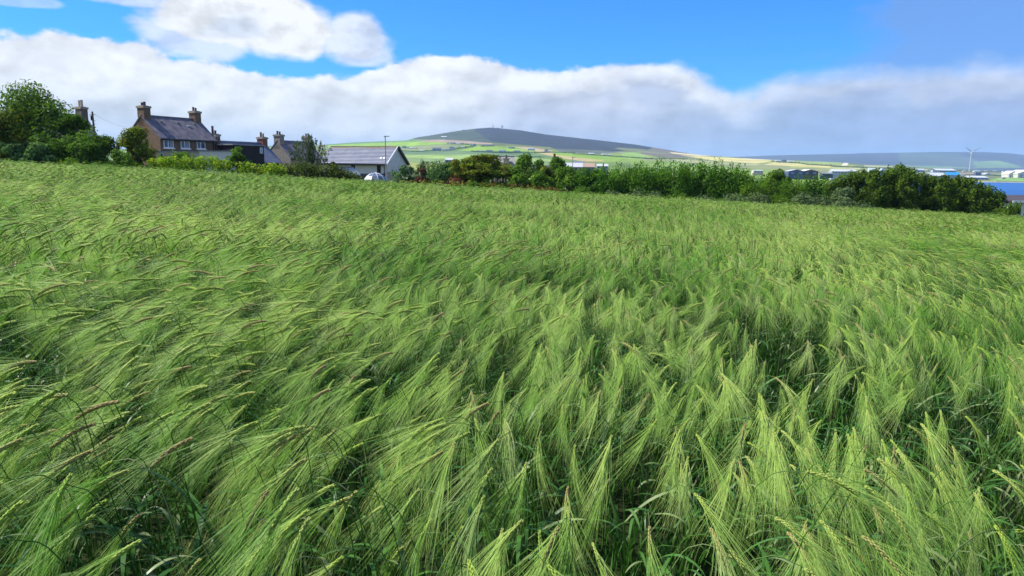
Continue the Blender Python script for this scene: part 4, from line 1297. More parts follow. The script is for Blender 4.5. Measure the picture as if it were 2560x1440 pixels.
for k, (lb, x0, x1, y0, y1, rc, wc, kd, nw, dd) in enumerate(PLAIN):
    shed(lb, x0, x1, y0, y1, rc, wc, kd, windows=nw if kd != 'gable' else 0, doors=nw if kd == 'gable' else 0, depth=dd, rot=[3, -4, 5, -2][k % 4], eave=.55)

# house whose chimney shows above the trees
P = at(1219, 392, 122)
tc_, ic = gable_house('hidden_cottage', 'grey roofed cottage with buff chimney stack hidden among the trees', Vector((P.x, P.y + 2.6, P.z)), 2, 4.6, 5.2, 2.0, -2.6, M_CREAM, M_SLATEG)
cs = local_s(ic, 1265, 2.6)
st = MB().box(cs - .5, cs + .5, .6, 1.4, 0, ic['zr'] - .35).build('chimney', M_CREAM, tc_)
MB().box(cs - .6, cs + .6, .5, 1.5, ic['zr'] - .348, ic['zr'] - .2).build('chimney_cap', M_CREAM, st)
MB().tube([(cs, 1.0, ic['zr'] - .2), (cs, 1.0, ic['zr'] + .35)], [.19, .17], 10).build('chimney_pot', M_STONE, st)
P = at(1389, 384, 120)
tc2, ic2 = gable_house('hidden_roof_house', 'house of which only a red brown chimney shows above the trees', Vector((P.x - 4, P.y + 2.6, P.z - 2.2)), 2, 5, 5.2, 1.6, -4.0, M_CREAM, M_SLATE)
st = MB().box(3.8, 4.15, 2.4, 2.8, ic2['zr'] - .3, ic2['zr'] + 2.2).build('chimney', M_POTR, tc2)
MB().box(3.74, 4.21, 2.34, 2.86, ic2['zr'] + 2.203, ic2['zr'] + 2.26).build('chimney_cap', M_CAP, st)

# house at the right edge
P = at(2538, 491, 96)
tr_ = thing('low_house', 'low white walled house with dark roof and white fascia at the right edge', 'house', (P.x, P.y, -4.6), R(-3))
zz = P.z + 4.6
MB().box(0, 9, 0, 7, -1, zz - .95).build('wall', M_WHITEW, tr_)
MB().add([(-.5, -.5, zz - .55), (9.5, -.5, zz - .55), (9.5, 3.5, zz + .1), (-.5, 3.5, zz + .1), (-.5, 7.5, zz - .55), (9.5, 7.5, zz - .55), (-.5, -.5, zz - .7), (9.5, -.5, zz - .7), (9.5, 7.5, zz - .7), (-.5, 7.5, zz - .7)],
         [(0, 1, 2, 3), (3, 2, 5, 4), (6, 9, 8, 7), (0, 6, 7, 1), (5, 8, 9, 4), (0, 3, 4, 9, 6), (1, 7, 8, 5, 2)]).build('roof', mat('dark_felt', (.05, .045, .055), (.08, .07, .08), 3, .85), tr_)
MB().box(-.56, 9.56, -.58, -.505, zz - .86, zz - .53).build('fascia', M_WPVC, tr_)
MB().box(-.4, 9.4, -.4, 7.4, zz - .93, zz - .72).build('soffit', M_BLACK, tr_)
MB().box(.1, .9, -.05, -.01, zz - 2.0, zz - 1.2).build('door', M_BLACK, tr_)

# wind turbine
P = hit(2423, 428.3)
D_ = P.y
tt_ = thing('wind_turbine', 'tall white three bladed wind turbine beyond the blue water', 'wind turbine', (P.x, P.y, P.z), R(8))
Hh = 45.5 / FPX * D_
M_TURB = mat('turbine_white', (.52, .56, .60), None, rough=.4)
MB().tube([(0, 0, -2), (0, 0, Hh)], [Hh * .028, Hh * .015], 14).build('tower', M_TURB, tt_)
MB().box(-Hh * .022, Hh * .022, -Hh * .045, Hh * .06, Hh, Hh * 1.05).build('nacelle', M_TURB, tt_)
hub = MB().tube([(0, -Hh * .045, Hh * 1.025), (0, -Hh * .075, Hh * 1.025), (0, -Hh * .09, Hh * 1.025)], [Hh * .024, Hh * .022, Hh * .006], 10).build('hub', M_TURB, tt_)
Lb = 24.0 / FPX * D_
for a in (R(61), R(-60), R(180.5)):
    d = Vector((math.sin(a), 0, math.cos(a))); n_ = Vector((0, 1, 0)); s_ = d.cross(n_)
    c0 = Vector((0, -Hh * .062, Hh * 1.025))
    vs, fs = [], []
    for k, (f_, w_, th_) in enumerate(((0, .022, .022), (.06, .022, .02), (.2, .055, .012), (.6, .034, .007), (1, .010, .003))):
        p = c0 + d * Lb * f_
        vs += [p + s_ * w_ * Hh * .8, p + n_ * th_ * Hh, p - s_ * w_ * Hh * .5, p - n_ * th_ * Hh]
    for k in range(4):
        fs += [(k * 4 + j, k * 4 + (j + 1) % 4, k * 4 + 4 + (j + 1) % 4, k * 4 + 4 + j) for j in range(4)]
    fs.append((16, 17, 18, 19))
    MB().add(vs, fs).build('blade', M_TURB, tt_)


# masts on the summit
def mast(px, ytop, ybase, label, lattice=True, dishes=0, name='radio_mast'):
    P = hit(px, ybase + .6); d_ = P.y
    H = (ybase - ytop) / FPX * d_ + 1
    t = thing(name, label, 'mast', (P.x, P.y, P.z - 2), 0)
    w = H * .07
    mm = mat('mast_steel', (.16, .18, .21), None, rough=.6)
    if lattice:
        for sx, sy in ((-1, -1), (1, -1), (1, 1), (-1, 1)):
            MB().tube([(sx * w, sy * w, 0), (sx * w * .35, sy * w * .35, H)], .35, 4).build('leg', mm, t)
        br = MB(); n_ = 9
        for k in range(n_):
            z0, z1 = H * k / n_, H * (k + 1) / n_; w0, w1 = w * (1 - .65 * k / n_), w * (1 - .65 * (k + 1) / n_)
            for s_ in (-1, 1):
                br.tube([(-w0, s_ * w0, z0), (w1, s_ * w1, z1)], .2, 3).tube([(w0, s_ * w0, z0), (-w1, s_ * w1, z1)], .2, 3)
        br.build('bracing', mm, t, kind='stuff')
    else:
        MB().tube([(0, 0, 0), (0, 0, H)], [.7, .35], 6).build('pole', mm, t)
    for k in range(dishes):
        z_ = H * (.45 + .4 * k / max(1, dishes - 1)); s_ = 1 if k % 2 else -1
        MB().tube([(s_ * w * 1.3, -w * .6, z_), (s_ * w * 1.4, -w * 1.4, z_)], [H * .05, H * .10], 12).build('dish', mat('dish_grey', (.30, .33, .37), None, rough=.6), t)
    MB().tube([(0, 0, H), (0, 0, H * 1.14)], .25, 4).build('aerial', mm, t)
    return t

mast(1231.5, 309, 319.3, 'tallest thin radio mast on the hill summit', lattice=False)
mast(1234.2, 312.5, 319.8, 'shorter lattice mast right next to the tallest one')
mast(1255.5, 312.5, 322, 'stout lattice mast with dishes right of the summit', dishes=5)
mast(1111, 332.5, 335, 'small pole mast above the pale steading on the left shoulder of the hill', lattice=False)
shed('tiny dark hut on the skyline of the hill left of the summit', 1157, 1160.5, 324.6, 326.6, GR, GR, 'flat', name='hilltop_hut', cat='hut')
shed('low building at the foot of the summit masts', 1240, 1249, 319.4, 321.4, GR, GR, 'long', name='mast_hut', cat='hut')

# ------------------------------------------------------------------ trees and shrubs
LM = {
    'dark': leaf_mat('leaf_dark', (.025, .065, .008), (.14, .26, .018), .5, .40),
    'yell': leaf_mat('leaf_yellowgreen', (.035, .08, .010), (.25, .31, .022), .5, .35, accent=(.24, .13, .03), accent_frac=.06),
    'mid': leaf_mat('leaf_mid', (.035, .095, .012), (.17, .31, .028), .5, .35),
    'blue': leaf_mat('leaf_bluegreen', (.04, .10, .03), (.145, .27, .07), .5, .25),
    'brite': leaf_mat('leaf_bright', (.08, .17, .012), (.29, .44, .03), .55, .4, accent=(.42, .38, .03), accent_frac=.10),
    'willow': leaf_mat('leaf_willow', (.028, .09, .010), (.14, .30, .022), .5, .42),
    'grey': leaf_mat('leaf_greygreen', (.045, .085, .03), (.16, .225, .085), .5, .2),
    'olive': leaf_mat('leaf_rose', (.03, .055, .012), (.13, .17, .022), .5, .3, accent=(.45, .30, .34), accent_frac=.006),
    'pine': leaf_mat('leaf_pine', (.018, .05, .008), (.15, .25, .022), .45, .35),
    'rust': leaf_mat('leaf_rust', (.10, .05, .022), (.34, .15, .05), .5, .3, accent=(.14, .2, .04), accent_frac=.25),
    'red': leaf_mat('leaf_redbrown', (.06, .02, .015), (.20, .075, .05), .5, .3),
    'gold': leaf_mat('leaf_gold', (.10, .15, .02), (.34, .30, .05), .5, .3),
    'elder': leaf_mat('leaf_elder', (.04, .09, .035), (.13, .24, .08), .5, .3),
}
M_FLOW = mat('cream_blossom', (.62, .62, .36), (.75, .74, .50), 5, .8)
M_BARK = mat('bark', (.06, .05, .04), (.13, .115, .09), 6, .95)
M_BARKP = mat('pale_bark', (.15, .14, .125), (.26, .25, .23), 6, .95)


def leaves(C, Rr, n, ln, wd, shell=.12, upb=.35, core=.25, vert=0.0):
    """n rhombic leaves on lobes with centres C (k,3) and radii Rr (k,3)"""
    C, Rr = np.asarray(C, float), np.asarray(Rr, float)
    wgt = (Rr[:, 0] * Rr[:, 2]) ** 1.0; wgt /= wgt.sum()
    k = rng.choice(len(C), n, p=wgt)
    d = rng.normal(size=(n, 3)); d /= np.linalg.norm(d, axis=1)[:, None]
    r_ = 1 - np.abs(rng.normal(0, shell, n)); c_ = rng.random(n) < core; r_[c_] = rng.random(int(c_.sum())) ** .5
    # ragged surface
    r_ *= 1 + .18 * np.sin(d[:, 0] * 7 + k) * np.sin(d[:, 2] * 6 + k * 2.1)
    P = C[k] + d * Rr[k] * r_[:, None]
    nrm = d * .7 + np.array([0, 0, upb]) + rng.normal(0, .45, (n, 3)); nrm /= np.linalg.norm(nrm, axis=1)[:, None]
    a = rng.normal(size=(n, 3)); a[:, 2] = a[:, 2] * (1 - vert) + vert * 3
    a -= nrm * (a * nrm).sum(1)[:, None]; a /= np.linalg.norm(a, axis=1)[:, None] + 1e-9
    b = np.cross(nrm, a)
    s_ = rng.uniform(.65, 1.35, n)[:, None]
    V = np.stack([P - a * ln * .5 * s_, P + b * wd * .5 * s_ + a * ln * .05, P + a * ln * .5 * s_, P - b * wd * .5 * s_ + a * ln * .05], 1).reshape(-1, 3)
    return V


def quads(n):
    return np.arange(4 * n).reshape(n, 4)


def plant(name, label, cat, px, ytop, wpx, depth, style='round', lm='mid', dens=1.0, zbase=None, group=None, leafk=1.0, bark=None, nl=None, flowers=0, low=0.0, dy=None, trunk=True, lift=.0):
    T = at(px, ytop, depth)
    zg = float(terrain_z(T.x / T.y, T.y)) if zbase is None else zbase
    H = T.z - zg; Wm = wpx / FPX * depth
    Dm = Wm * .75 if dy is None else dy
    t = thing(name, label, cat, (T.x, T.y, zg), 0, group)
    ln, wd = .25 * leafk, .125 * leafk
    C, Rr = [], []
    core = .22; upb = .4; vert = 0; shell = .10
    if style == 'round':
        n_ = nl or int(14 + Wm * 2.5)
        for k in range(n_):
            th = rng.uniform(0, 2 * math.pi); f = rng.random() ** .5; zz = rng.uniform(.18 + low, 1.0)
            env = math.sqrt(max(.03, 1 - ((zz - .45) / .58) ** 2)) if zz > .45 else .80 + .2 * zz / .45
            r_ = rng.uniform(.11, .19) * Wm
            C.append((f * math.cos(th) * (Wm / 2 * env - r_ * .5), f * math.sin(th) * (Dm / 2 * env - r_ * .4), zz * H - r_ * .75))
            Rr.append((r_, r_, min(r_ * rng.uniform(.7, .95), H * .3)))
    elif style == 'low':
        n_ = nl or int(10 + Wm * 3)
        for k in range(n_):
            th = rng.uniform(0, 2 * math.pi); f = rng.random() ** .5
            h_ = H * (1 - .55 * f ** 2.5) * rng.uniform(.80, 1.0)
            r_ = min(rng.uniform(.28, .5) * H, Wm * .25)
            C.append((f * math.cos(th) * (Wm / 2 - r_ * .6), f * math.sin(th) * Dm / 2, h_ - r_)); Rr.append((r_ * 1.15, r_, r_))
            C.append((f * math.cos(th) * (Wm / 2 - r_ * .6), f * math.sin(th) * Dm / 2, h_ * .4)); Rr.append((r_, r_, h_ * .4))
    elif style == 'willow':
        n_ = nl or int(16 + Wm * 5)
        for k in range(n_):
            th = rng.uniform(0, 2 * math.pi); f = rng.random() ** .5
            h_ = H * (1 - .22 * f ** 2) * rng.uniform(.72, 1.0); r_ = rng.uniform(.32, .55)
            x, y = f * math.cos(th) * (Wm / 2 - r_), f * math.sin(th) * Dm / 2
            C.append((x, y, h_ - .45)); Rr.append((r_ * .8, r_ * .8, .62))
            C.append((x, y, h_ * .55)); Rr.append((r_ * 1.6, r_ * 1.4, h_ * .38))
            C.append((x, y - .3, h_ * .2)); Rr.append((r_ * 1.8, r_ * 1.4, h_ * .22))
            if rng.random() < .5:
                C.append((x + rng.normal(0, .1), y, h_ + .05)); Rr.append((.09, .09, .40))
        vert = .75; upb = .2
    elif style == 'pine':
        n_ = nl or int(12 + Wm * 3)
        for k in range(n_):
            zz = .10 + .88 * (k + .5) / n_; th = rng.uniform(0, 2 * math.pi)
            env = (1 - .62 * zz ** 1.8)
            f = rng.uniform(.2, .9)
            r_ = rng.uniform(.16, .25) * Wm * (.7 + .5 * env)
            C.append((f * math.cos(th) * Wm / 2 * env, f * math.sin(th) * Dm / 2 * env, zz * H - r_ * .3)); Rr.append((r_, r_, r_ * .75))
        for k in range(13):
            a_ = rng.uniform(-1, 1); hh = H * (1 - .30 * abs(a_)) * rng.uniform(.90, 1.03)
            C.append((a_ * Wm * .42, rng.uniform(-.3, .3) * Dm, hh - .30)); Rr.append((.17, .17, .55))
        C.append((0, 0, H - .3)); Rr.append((.10, .10, .5))
        vert = .35; core = .15
    elif style == 'flat':
        n_ = nl or 46
        for k in range(n_):
            th = rng.uniform(0, 2 * math.pi); f = rng.random() ** .5; zz = rng.uniform(.2, 1.0)
            env = math.sqrt(max(.08, 1 - zz ** 2.2)) * .92 + .08
            r_ = rng.uniform(.10, .17) * Wm
            C.append((f * math.cos(th) * (Wm / 2 * env), f * math.sin(th) * Dm / 2 * env, zz * H - r_ * .25)); Rr.append((r_, r_ * .9, r_ * .24))
        upb = .9; core = .1
    elif style == 'strip':
        n_ = nl or int(Wm * 3.2)
        for k in range(n_):
            r_ = H * rng.uniform(.25, .42)
            x = -Wm / 2 + Wm * rng.random(); h_ = H * (.70 + .3 * smooth_noise(np.array([x * 1.0 + px]), np.array([3.0]), 1.1, 77)[0]) * rng.uniform(.8, 1.05)
            C.append((x, rng.uniform(-.5, .5) * Dm, h_ - r_)); Rr.append((r_ * 1.2, r_, r_))
            C.append((x, rng.uniform(-.5, .5) * Dm, h_ * .35)); Rr.append((r_ * 1.1, r_, h_ * .35))
    elif style == 'wisp':
        C, Rr = [], []
    if style == 'wisp':
        tr = MB(); V = []
        for k in range(nl or 34):
            a = rng.uniform(-1, 1); th = rng.uniform(0, 2 * math.pi)
            x1, y1 = a * Wm * .5, rng.uniform(-.5, .5) * Dm
            h_ = H * (1 - .38 * abs(a) ** 1.6) * rng.uniform(.72, 1.0)
            pts_ = [(rng.normal(0, .12), 0, 0), (x1 * .30, y1 * .3, h_ * .33), (x1 * .72, y1 * .7, h_ * .66), (x1 * .95, y1, h_)]
            tr.tube(pts_, [.06, .045, .025, .008], 5)
            for j in range(15):
                f = rng.uniform(.30, 1.02); i_ = min(int(f * 3), 2); g_ = f * 3 - i_
                p = Vector(pts_[i_]).lerp(Vector(pts_[i_ + 1]), min(g_, 1))
                C.append(tuple(p + Vector((rng.normal(0, .10), rng.normal(0, .10), rng.normal(0, .05))))); Rr.append((.085, .085, .20))
        tr.build('trunk', bark or M_BARKP, t)
        C2 = [(rng.normal(0, .32), rng.normal(0, .4), H * rng.uniform(.35, .78)) for _ in range(16)]; C += C2; Rr += [(.30, .3, .42)] * 16
        n = int(7500 * dens); vert = .8; ln, wd = .22, .075
    else:
        nfront = Wm * H
        n = int(nfront / (ln * wd * .5) * 4.3 * dens)
        n = min(n, 32000)
    V = leaves(C, Rr, n, ln, wd, shell, upb, core, vert)
    V[:, 2] = np.maximum(V[:, 2], .02)
    me = mesh_np('crown', V, [quads(n)], [LM[lm]])
    nm = 'crown' if trunk else 'foliage'
    link_mesh(nm, me, t)
    if trunk and style != 'wisp':
        tr = MB()
        multi = {'round': 5, 'flat': 6, 'willow': 8, 'pine': 4, 'low': 6, 'strip': 6}[style]
        if style in ('round', 'pine'):
            tr.tube([(0, 0, -.3), (rng.normal(0, .05) * H * .3, 0, H * .3), (rng.normal(0, .05) * H * .6, 0, H * .62), (0, 0, H * .9)], [H * .035, H * .026, H * .016, H * .004], 7)
        sub = rng.choice(len(C), min(multi * 2, len(C)), replace=False)
        for j in sub:
            c_ = C[j]; z0 = 0 if style in ('willow', 'low', 'strip') else H * rng.uniform(.12, .45)
            x0 = c_[0] * (.5 if style in ('willow', 'low', 'strip') else 0)
            tr.tube([(x0, 0, z0), (c_[0] * .55 + x0 * .4, c_[1] * .5, z0 + (c_[2] - z0) * .6), (c_[0], c_[1], c_[2])], [H * .016 + .015, H * .010 + .01, .008], 5)
        tr.build('trunk', bark or M_BARK, t)
    if flowers:
        d = []
        for k in range(flowers):
            j = rng.integers(len(C)); dd = rng.normal(size=3); dd[1] = -abs(dd[1]); dd[2] = abs(dd[2]); dd /= np.linalg.norm(dd)
            d.append(np.array(C[j]) + dd * np.array(Rr[j]) * 1.03)
        Vf = leaves(d, [(.11, .11, .05)] * len(d), flowers * 26, .11, .09, .2, .8, .3)
        me = mesh_np('blossom', Vf, [quads(flowers * 26)], [M_FLOW])
        link_mesh('blossom', me, t, kind='stuff')
    return t


# big trees at the left
T_ = [
    ('sycamore_tree', 'huge dark round sycamore at the far left edge', 'tree', 62, 199, 285, 74, 'round', 'dark', 1.15, dict(leafk=1.25, nl=60)),
    ('sycamore_tree', 'right shoulder tree leaning against the huge dark sycamore', 'tree', 182, 281, 100, 73, 'round', 'dark', 1.1, dict(leafk=1.1)),
    ('broadleaf_tree', 'yellow tinged bushy tree in front of the huge sycamore at the left edge', 'tree', 12, 262, 150, 70.5, 'round', 'yell', 1.0, {}),
    ('broadleaf_tree', 'wide dark green bushy tree with lit top left of the telegraph pole', 'tree', 186, 316, 150, 70, 'round', 'mid', 1.1, dict(low=-.05)),
    ('shrub', 'dull green bush below the huge sycamore', 'shrub', 105, 333, 120, 69.5, 'round', 'mid', 1.0, dict(low=-.1)),
    ('shrub', 'blue green bush leftmost along the field edge', 'shrub', 22, 347, 90, 68.5, 'round', 'blue', 1.1, dict(low=-.1)),
    ('shrub', 'blue green bush second from the left along the field edge', 'shrub', 92, 356, 100, 68, 'round', 'blue', 1.1, dict(low=-.12)),
    ('shrub', 'dark low bush right of the telegraph pole foot', 'shrub', 258, 338, 95, 72, 'round', 'dark', 1.1, dict(low=-.1)),
    ('shrub', 'dark bush filling the foot of the telegraph pole', 'shrub', 225, 352, 90, 69.5, 'round', 'dark', 1.15, dict(low=-.1)),
    ('shrub', 'bright green bush left of the tree before the brown house', 'shrub', 302, 374, 90, 68.8, 'round', 'mid', 1.1, dict(low=-.15)),
    ('small_tree', 'olive green round tree in front of the brown house gable', 'tree', 338, 312, 104, 72, 'round', 'yell', 1.1, dict(low=-.12, nl=34)),
    ('shrub', 'dark shrub between the small olive tree and the house windows', 'shrub', 400, 386, 60, 70.5, 'round', 'mid', 1.1, dict(low=-.1)),
    ('shrub', 'dark shrub under the brown house windows in front of the cream wall', 'shrub', 452, 379, 118, 76, 'round', 'mid', 1.1, dict(low=-.1)),
    ('shrub', 'upright mid green shrub in front of the black extension', 'shrub', 594, 366, 64, 70.5, 'round', 'mid', 1.2, dict(low=-.12, nl=30)),
    ('wispy_tree', 'open wispy grey green tree with bare branches before the grey gable', 'tree', 771, 318, 108, 88, 'wisp', 'grey', 1.0, dict(zbase=-.9)),
    ('shrub', 'dark small bush before the right end of the grey cottage', 'shrub', 832, 404, 40, 88, 'round', 'olive', 1.1, dict(low=-.1)),
    ('elder_bush', 'elder bush with creamy white flower heads right of the glass dome', 'bush', 1012, 408, 84, 76, 'round', 'elder', 1.2, dict(low=-.12, flowers=34)),
    ('shrub', 'red brown shrub right of the flowering elder', 'shrub', 1052, 420, 44, 74.5, 'round', 'red', 1.2, dict(low=-.15)),
    ('shrub', 'feathery grey green shrub with upright shoots right of the red brown one', 'shrub', 1093, 394, 74, 76, 'willow', 'blue', 1.0, dict(leafk=.9)),
    ('tamarisk_bush', 'tall grassy shoots standing behind the red brown shrub', 'bush', 1058, 392, 60, 80, 'wisp', 'grey', .5, dict(nl=22)),
    ('shrub', 'brownish low shrub at the foot of the spreading dark tree', 'shrub', 1134, 431, 56, 74, 'low', 'red', 1.1, {}),
    ('spreading_tree', 'low spreading dark tree with layered lit branches', 'tree', 1203, 385, 170, 79, 'flat', 'yell', 2.0, dict(nl=90)),
    ('spreading_tree', 'dark inner mass of the neighbour behind the layered tree', 'tree', 1212, 396, 140, 82, 'round', 'dark', 1.2, dict(low=-.1)),
    ('small_tree', 'yellow green bush left under the layered tree', 'tree', 1135, 397, 52, 77, 'round', 'yell', 1.1, dict(low=-.1)),
    ('small_tree', 'fresh green tree around the mossy wooden pole', 'tree', 1310, 381, 90, 82, 'round', 'mid', 1.15, dict(low=-.1, nl=34)),
    ('small_tree', 'round green tree under the red brown chimney', 'tree', 1388, 390, 80, 80, 'round', 'mid', 1.15, dict(low=-.1, nl=34)),
    ('shrub', 'low bright bush in front of the mossy pole', 'shrub', 1300, 432, 70, 75, 'round', 'mid', 1.1, dict(low=-.15)),
    ('shrub', 'low bright bush behind the left end of the brown docks', 'shrub', 1352, 428, 80, 74.5, 'round', 'mid', 1.1, dict(low=-.15)),
    ('shrub', 'rounded bush behind the right end of the brown docks', 'shrub', 1418, 414, 96, 75, 'round', 'mid', 1.1, dict(low=-.15)),
    ('shrub', 'pointed bush under the white and rusty roofs', 'shrub', 1466, 420, 96, 75, 'round', 'willow', 1.1, dict(low=-.12)),
    ('shrub', 'bright bush at the right tip of the brown docks', 'shrub', 1452, 458, 60, 71.5, 'low', 'mid', 1.1, {}),
]
for n_, lb, ct, px_, yt, wp_, dp_, st_, lm_, dn, kw in T_:
    plant(n_, lb, ct, px_, yt, wp_, dp_, st_, lm_, dn, **kw)
for px_, yt, wp_, dp_, st_, lm_, lb in [(1246, 402, 70, 86, 'round', 'mid', 'green bush filling below the buff chimney stack'), (1345, 397, 80, 86, 'round', 'mid', 'green bush between the mossy pole tree and the round tree'),
        (1425, 414, 60, 80, 'round', 'willow', 'bush below the thin street lamp'), (1490, 414, 80, 82, 'round', 'willow', 'bush joining the thicket on its left side'), (1120, 404, 60, 80, 'round', 'mid', 'bush under the small white roofed house'),
        (1165, 402, 90, 84, 'round', 'yell', 'left half of the mass behind the layered tree'), (1285, 410, 80, 78, 'round', 'mid', 'bush left of the mossy pole foot'), (1240, 425, 80, 77, 'round', 'dark', 'dark bush behind the pale plumes'),
        (1366, 412, 70, 78, 'round', 'yell', 'yellowish bush in front of the round tree')]:
    plant('shrub', lb, 'shrub', px_, yt, wp_, dp_, st_, lm_, 1.1, low=-.12)
# willow thicket
WIL = [(1515, 413, 70, 78), (1556, 398, 80, 80), (1604, 396, 84, 79), (1652, 394, 84, 81), (1700, 397, 84, 79), (1745, 392, 84, 81), (1790, 389, 80, 80), (1832, 391, 70, 79), (1862, 409, 52, 78)]
WL = ['leftmost lower willow of the thicket', 'second willow of the thicket, right of the lowest one', 'willow third from the left in the thicket', 'fourth willow, middle left of the thicket', 'fifth willow at the middle of the thicket, slightly sunken top',
      'sixth willow of the thicket with spiky top', 'tall seventh willow with the highest shoots', 'eighth willow near the right end with long upright shoots', 'rightmost drooping willow ending the thicket']
for (px_, yt, wp_, dp_), lb in zip(WIL, WL):
    plant('willow_bush', lb, 'willow', px_, yt, wp_ * 1.25, dp_, 'willow', 'willow', 1.1, group='willows in the thicket right of centre', nl=52)
# grey green shrubs along the field edge
GS = [(1535, 468, 56, 71, 'small grey green mound leftmost under the willows'), (1590, 466, 60, 71, 'grey green mound second under the willows'), (1640, 472, 50, 71, 'grey green mound third under the willows'),
      (1700, 478, 70, 72, 'dark mound in the shade of the thicket, right of the grey ones'), (1768, 482, 62, 70.5, 'bright topped dome shaped shrub in front of the thicket shade'), (1838, 474, 70, 71, 'wide mound just right of the dome shaped shrub'),
      (1895, 470, 70, 72, 'grey mound below the end of the willow thicket'), (1950, 477, 80, 71, 'broad low mound below the dark round bush'), (2010, 470, 84, 72.5, 'knobbly grey green shrub below the blue workshop'),
      (2060, 478, 70, 72, 'knobbly grey green shrub below the brown workshop'), (2115, 486, 76, 71.5, 'low domed shrub before the first pines'), (2160, 500, 70, 71, 'last low domed shrub at the right, before the dark pines'),
      (1880, 446, 60, 76, 'dark shrub at the right foot of the thicket'), (1930, 440, 90, 77, 'large dark shrub behind the low mounds'), (1990, 442, 90, 78, 'second large dark shrub behind the low mounds, right of the other')]
for px_, yt, wp_, dp_, lb in GS:
    plant('mound_shrub', lb, 'shrub', px_, yt, wp_, dp_, 'low', 'grey' if 'dark' not in lb or 'before' in lb else 'dark', 1.1, group='shrubs along the lower edge of the field', leafk=.85)
plant('round_bush', 'dark round topped bush in front of the cream gabled house', 'bush', 1944, 420, 84, 84, 'round', 'dark', 1.2, low=-.1)
for px_, yt, wp_, lb in [(1898, 427, 66, 'yellow green bush left of the round topped one'), (1962, 438, 60, 'yellow green bush under the round topped one'), (2010, 432, 90, 'yellow green bush under the two workshops'), (2062, 430, 90, 'yellow green bush right of the workshops')]:
    plant('young_willow', lb, 'bush', px_, yt, wp_, 81, 'willow', 'brite' if False else 'willow', .9, group='yellow green bushes between the thicket and the pines', nl=24)
# dark row at the right
PN = [(2098, 440, 56), (2128, 428, 52), (2160, 426, 50), (2192, 423, 56), (2226, 421, 50), (2252, 411, 56), (2276, 421, 46), (2306, 432, 56), (2334, 440, 46), (2364, 438, 50), (2396, 440, 50), (2424, 444, 48), (2450, 455, 42), (2474, 463, 44), (2500, 476, 40)]
PLB = ['first low pine at the left end of the dark row', 'second pine of the dark row before the white works', 'third pine of the dark row', 'fourth pine of the dark row below the pale green hall', 'fifth pine of the dark row, just left of the tallest',
       'tallest pine of the dark row with a thin leader', 'seventh pine of the dark row, just right of the tallest', 'eighth pine of the dark row', 'short pine left of the gap showing blue water', 'pine right of the gap showing blue water', 'pine under the bright blue roof',
       'twelfth pine, left of the wind turbine foot line', 'lower pine before the water, third from the right end', 'lower pine second from the right end', 'last small pine at the right end of the row']
for k, ((px_, yt, wp_), lb) in enumerate(zip(PN, PLB)):
    plant('pine_tree', lb, 'pine', px_, yt, wp_ * 1.3, 76 + (k % 3) * 1.6, 'pine', 'pine', 1.25, group='dark pines along the right edge of the field', leafk=.95, bark=M_BARKP, nl=38)
plant('shrub', 'grey leaved scrub under the first pines', 'shrub', 2120, 462, 90, 74, 'round', 'grey', .9, low=-.1)
plant('bare_shrub', 'straggly half bare shrub before the white house at the right edge', 'shrub', 2530, 502, 64, 74, 'wisp', 'dark', .55, nl=26, bark=M_BARK)
plant('shrub', 'rusty brown bush by the white house at the right edge', 'shrub', 2536, 512, 16, 80, 'round', 'rust', 1.1, low=-.1)
# verges: uncountable weeds and hedging
def verge(name, label, pts_, lm_, hm, dm, kind='stuff', cat=None, dens=1.0, leafk=.85):
    """pts_: list of (px, ytop, depth)"""
    C, Rr = [], []
    for (xa, ya, da), (xb, yb, db) in zip(pts_[:-1], pts_[1:]):
        n_ = max(3, int(abs(xb - xa) / FPX * da * 3.2))
        for k in range(n_):
            f = (k + rng.random()) / n_
            p = at(xa + (xb - xa) * f, ya + (yb - ya) * f, da + (db - da) * f)
            p.y += rng.uniform(0, dm)
            h = hm * rng.uniform(.25, .45); z1 = p.z - abs(rng.normal(0, .12)) * hm
            C.append((p.x, p.y, z1 - h)); Rr.append((h * 1.2, h, h)); C.append((p.x, p.y, z1 - hm * .75)); Rr.append((h * 1.1, h, hm * .5))
    Cn = np.array(C); ar = sum(4 * a[0] * a[2] for a in Rr) * .55
    n = int(min(ar / (.3 * .15 * .5 * leafk ** 2) * 1.1 * dens, 45000))
    V = leaves(C, Rr, n, .3 * leafk, .15 * leafk, .12, .4, .2)
    o = link_mesh(name, mesh_np(name, V, [quads(n)], [LM[lm_]]))
    o['label'] = label
    if kind: o['kind'] = kind
    if cat: o['category'] = cat
    return o

verge('nettle_bank', 'bright yellow green nettles and weeds along the upper field edge', [(372, 394, 68.5), (420, 388, 68.5), (480, 388, 68.5), (530, 386, 69), (566, 398, 69), (622, 404, 69), (665, 405, 69), (700, 404, 69)], 'brite', 1.3, 1.2, dens=1.7)
verge('dock_weeds', 'rusty brown docks in a band along the field edge', [(1235, 455, 69), (1290, 456, 69), (1330, 462, 69), (1380, 464, 69.2), (1425, 474, 69.5)], 'rust', .55, .8)
verge('golden_weeds', 'golden green low weeds at the field edge under the spreading tree', [(985, 448, 69), (1050, 450, 69), (1120, 450, 69), (1180, 451, 69), (1240, 458, 69)], 'gold', .45, .8)
verge('rough_grass', 'dark green rough growth along the foot of the trees at the left', [(-60, 392, 67), (80, 394, 67), (200, 399, 67.5), (300, 402, 68), (380, 408, 68)], 'dark', .8, .8)
verge('rough_grass', 'rough green growth along the foot of the trees at the right', [(1440, 476, 70), (1600, 484, 70.5), (1760, 494, 71), (1900, 500, 71), (2100, 512, 71.5), (2300, 524, 72), (2540, 536, 72)], 'dark', .7, .8)
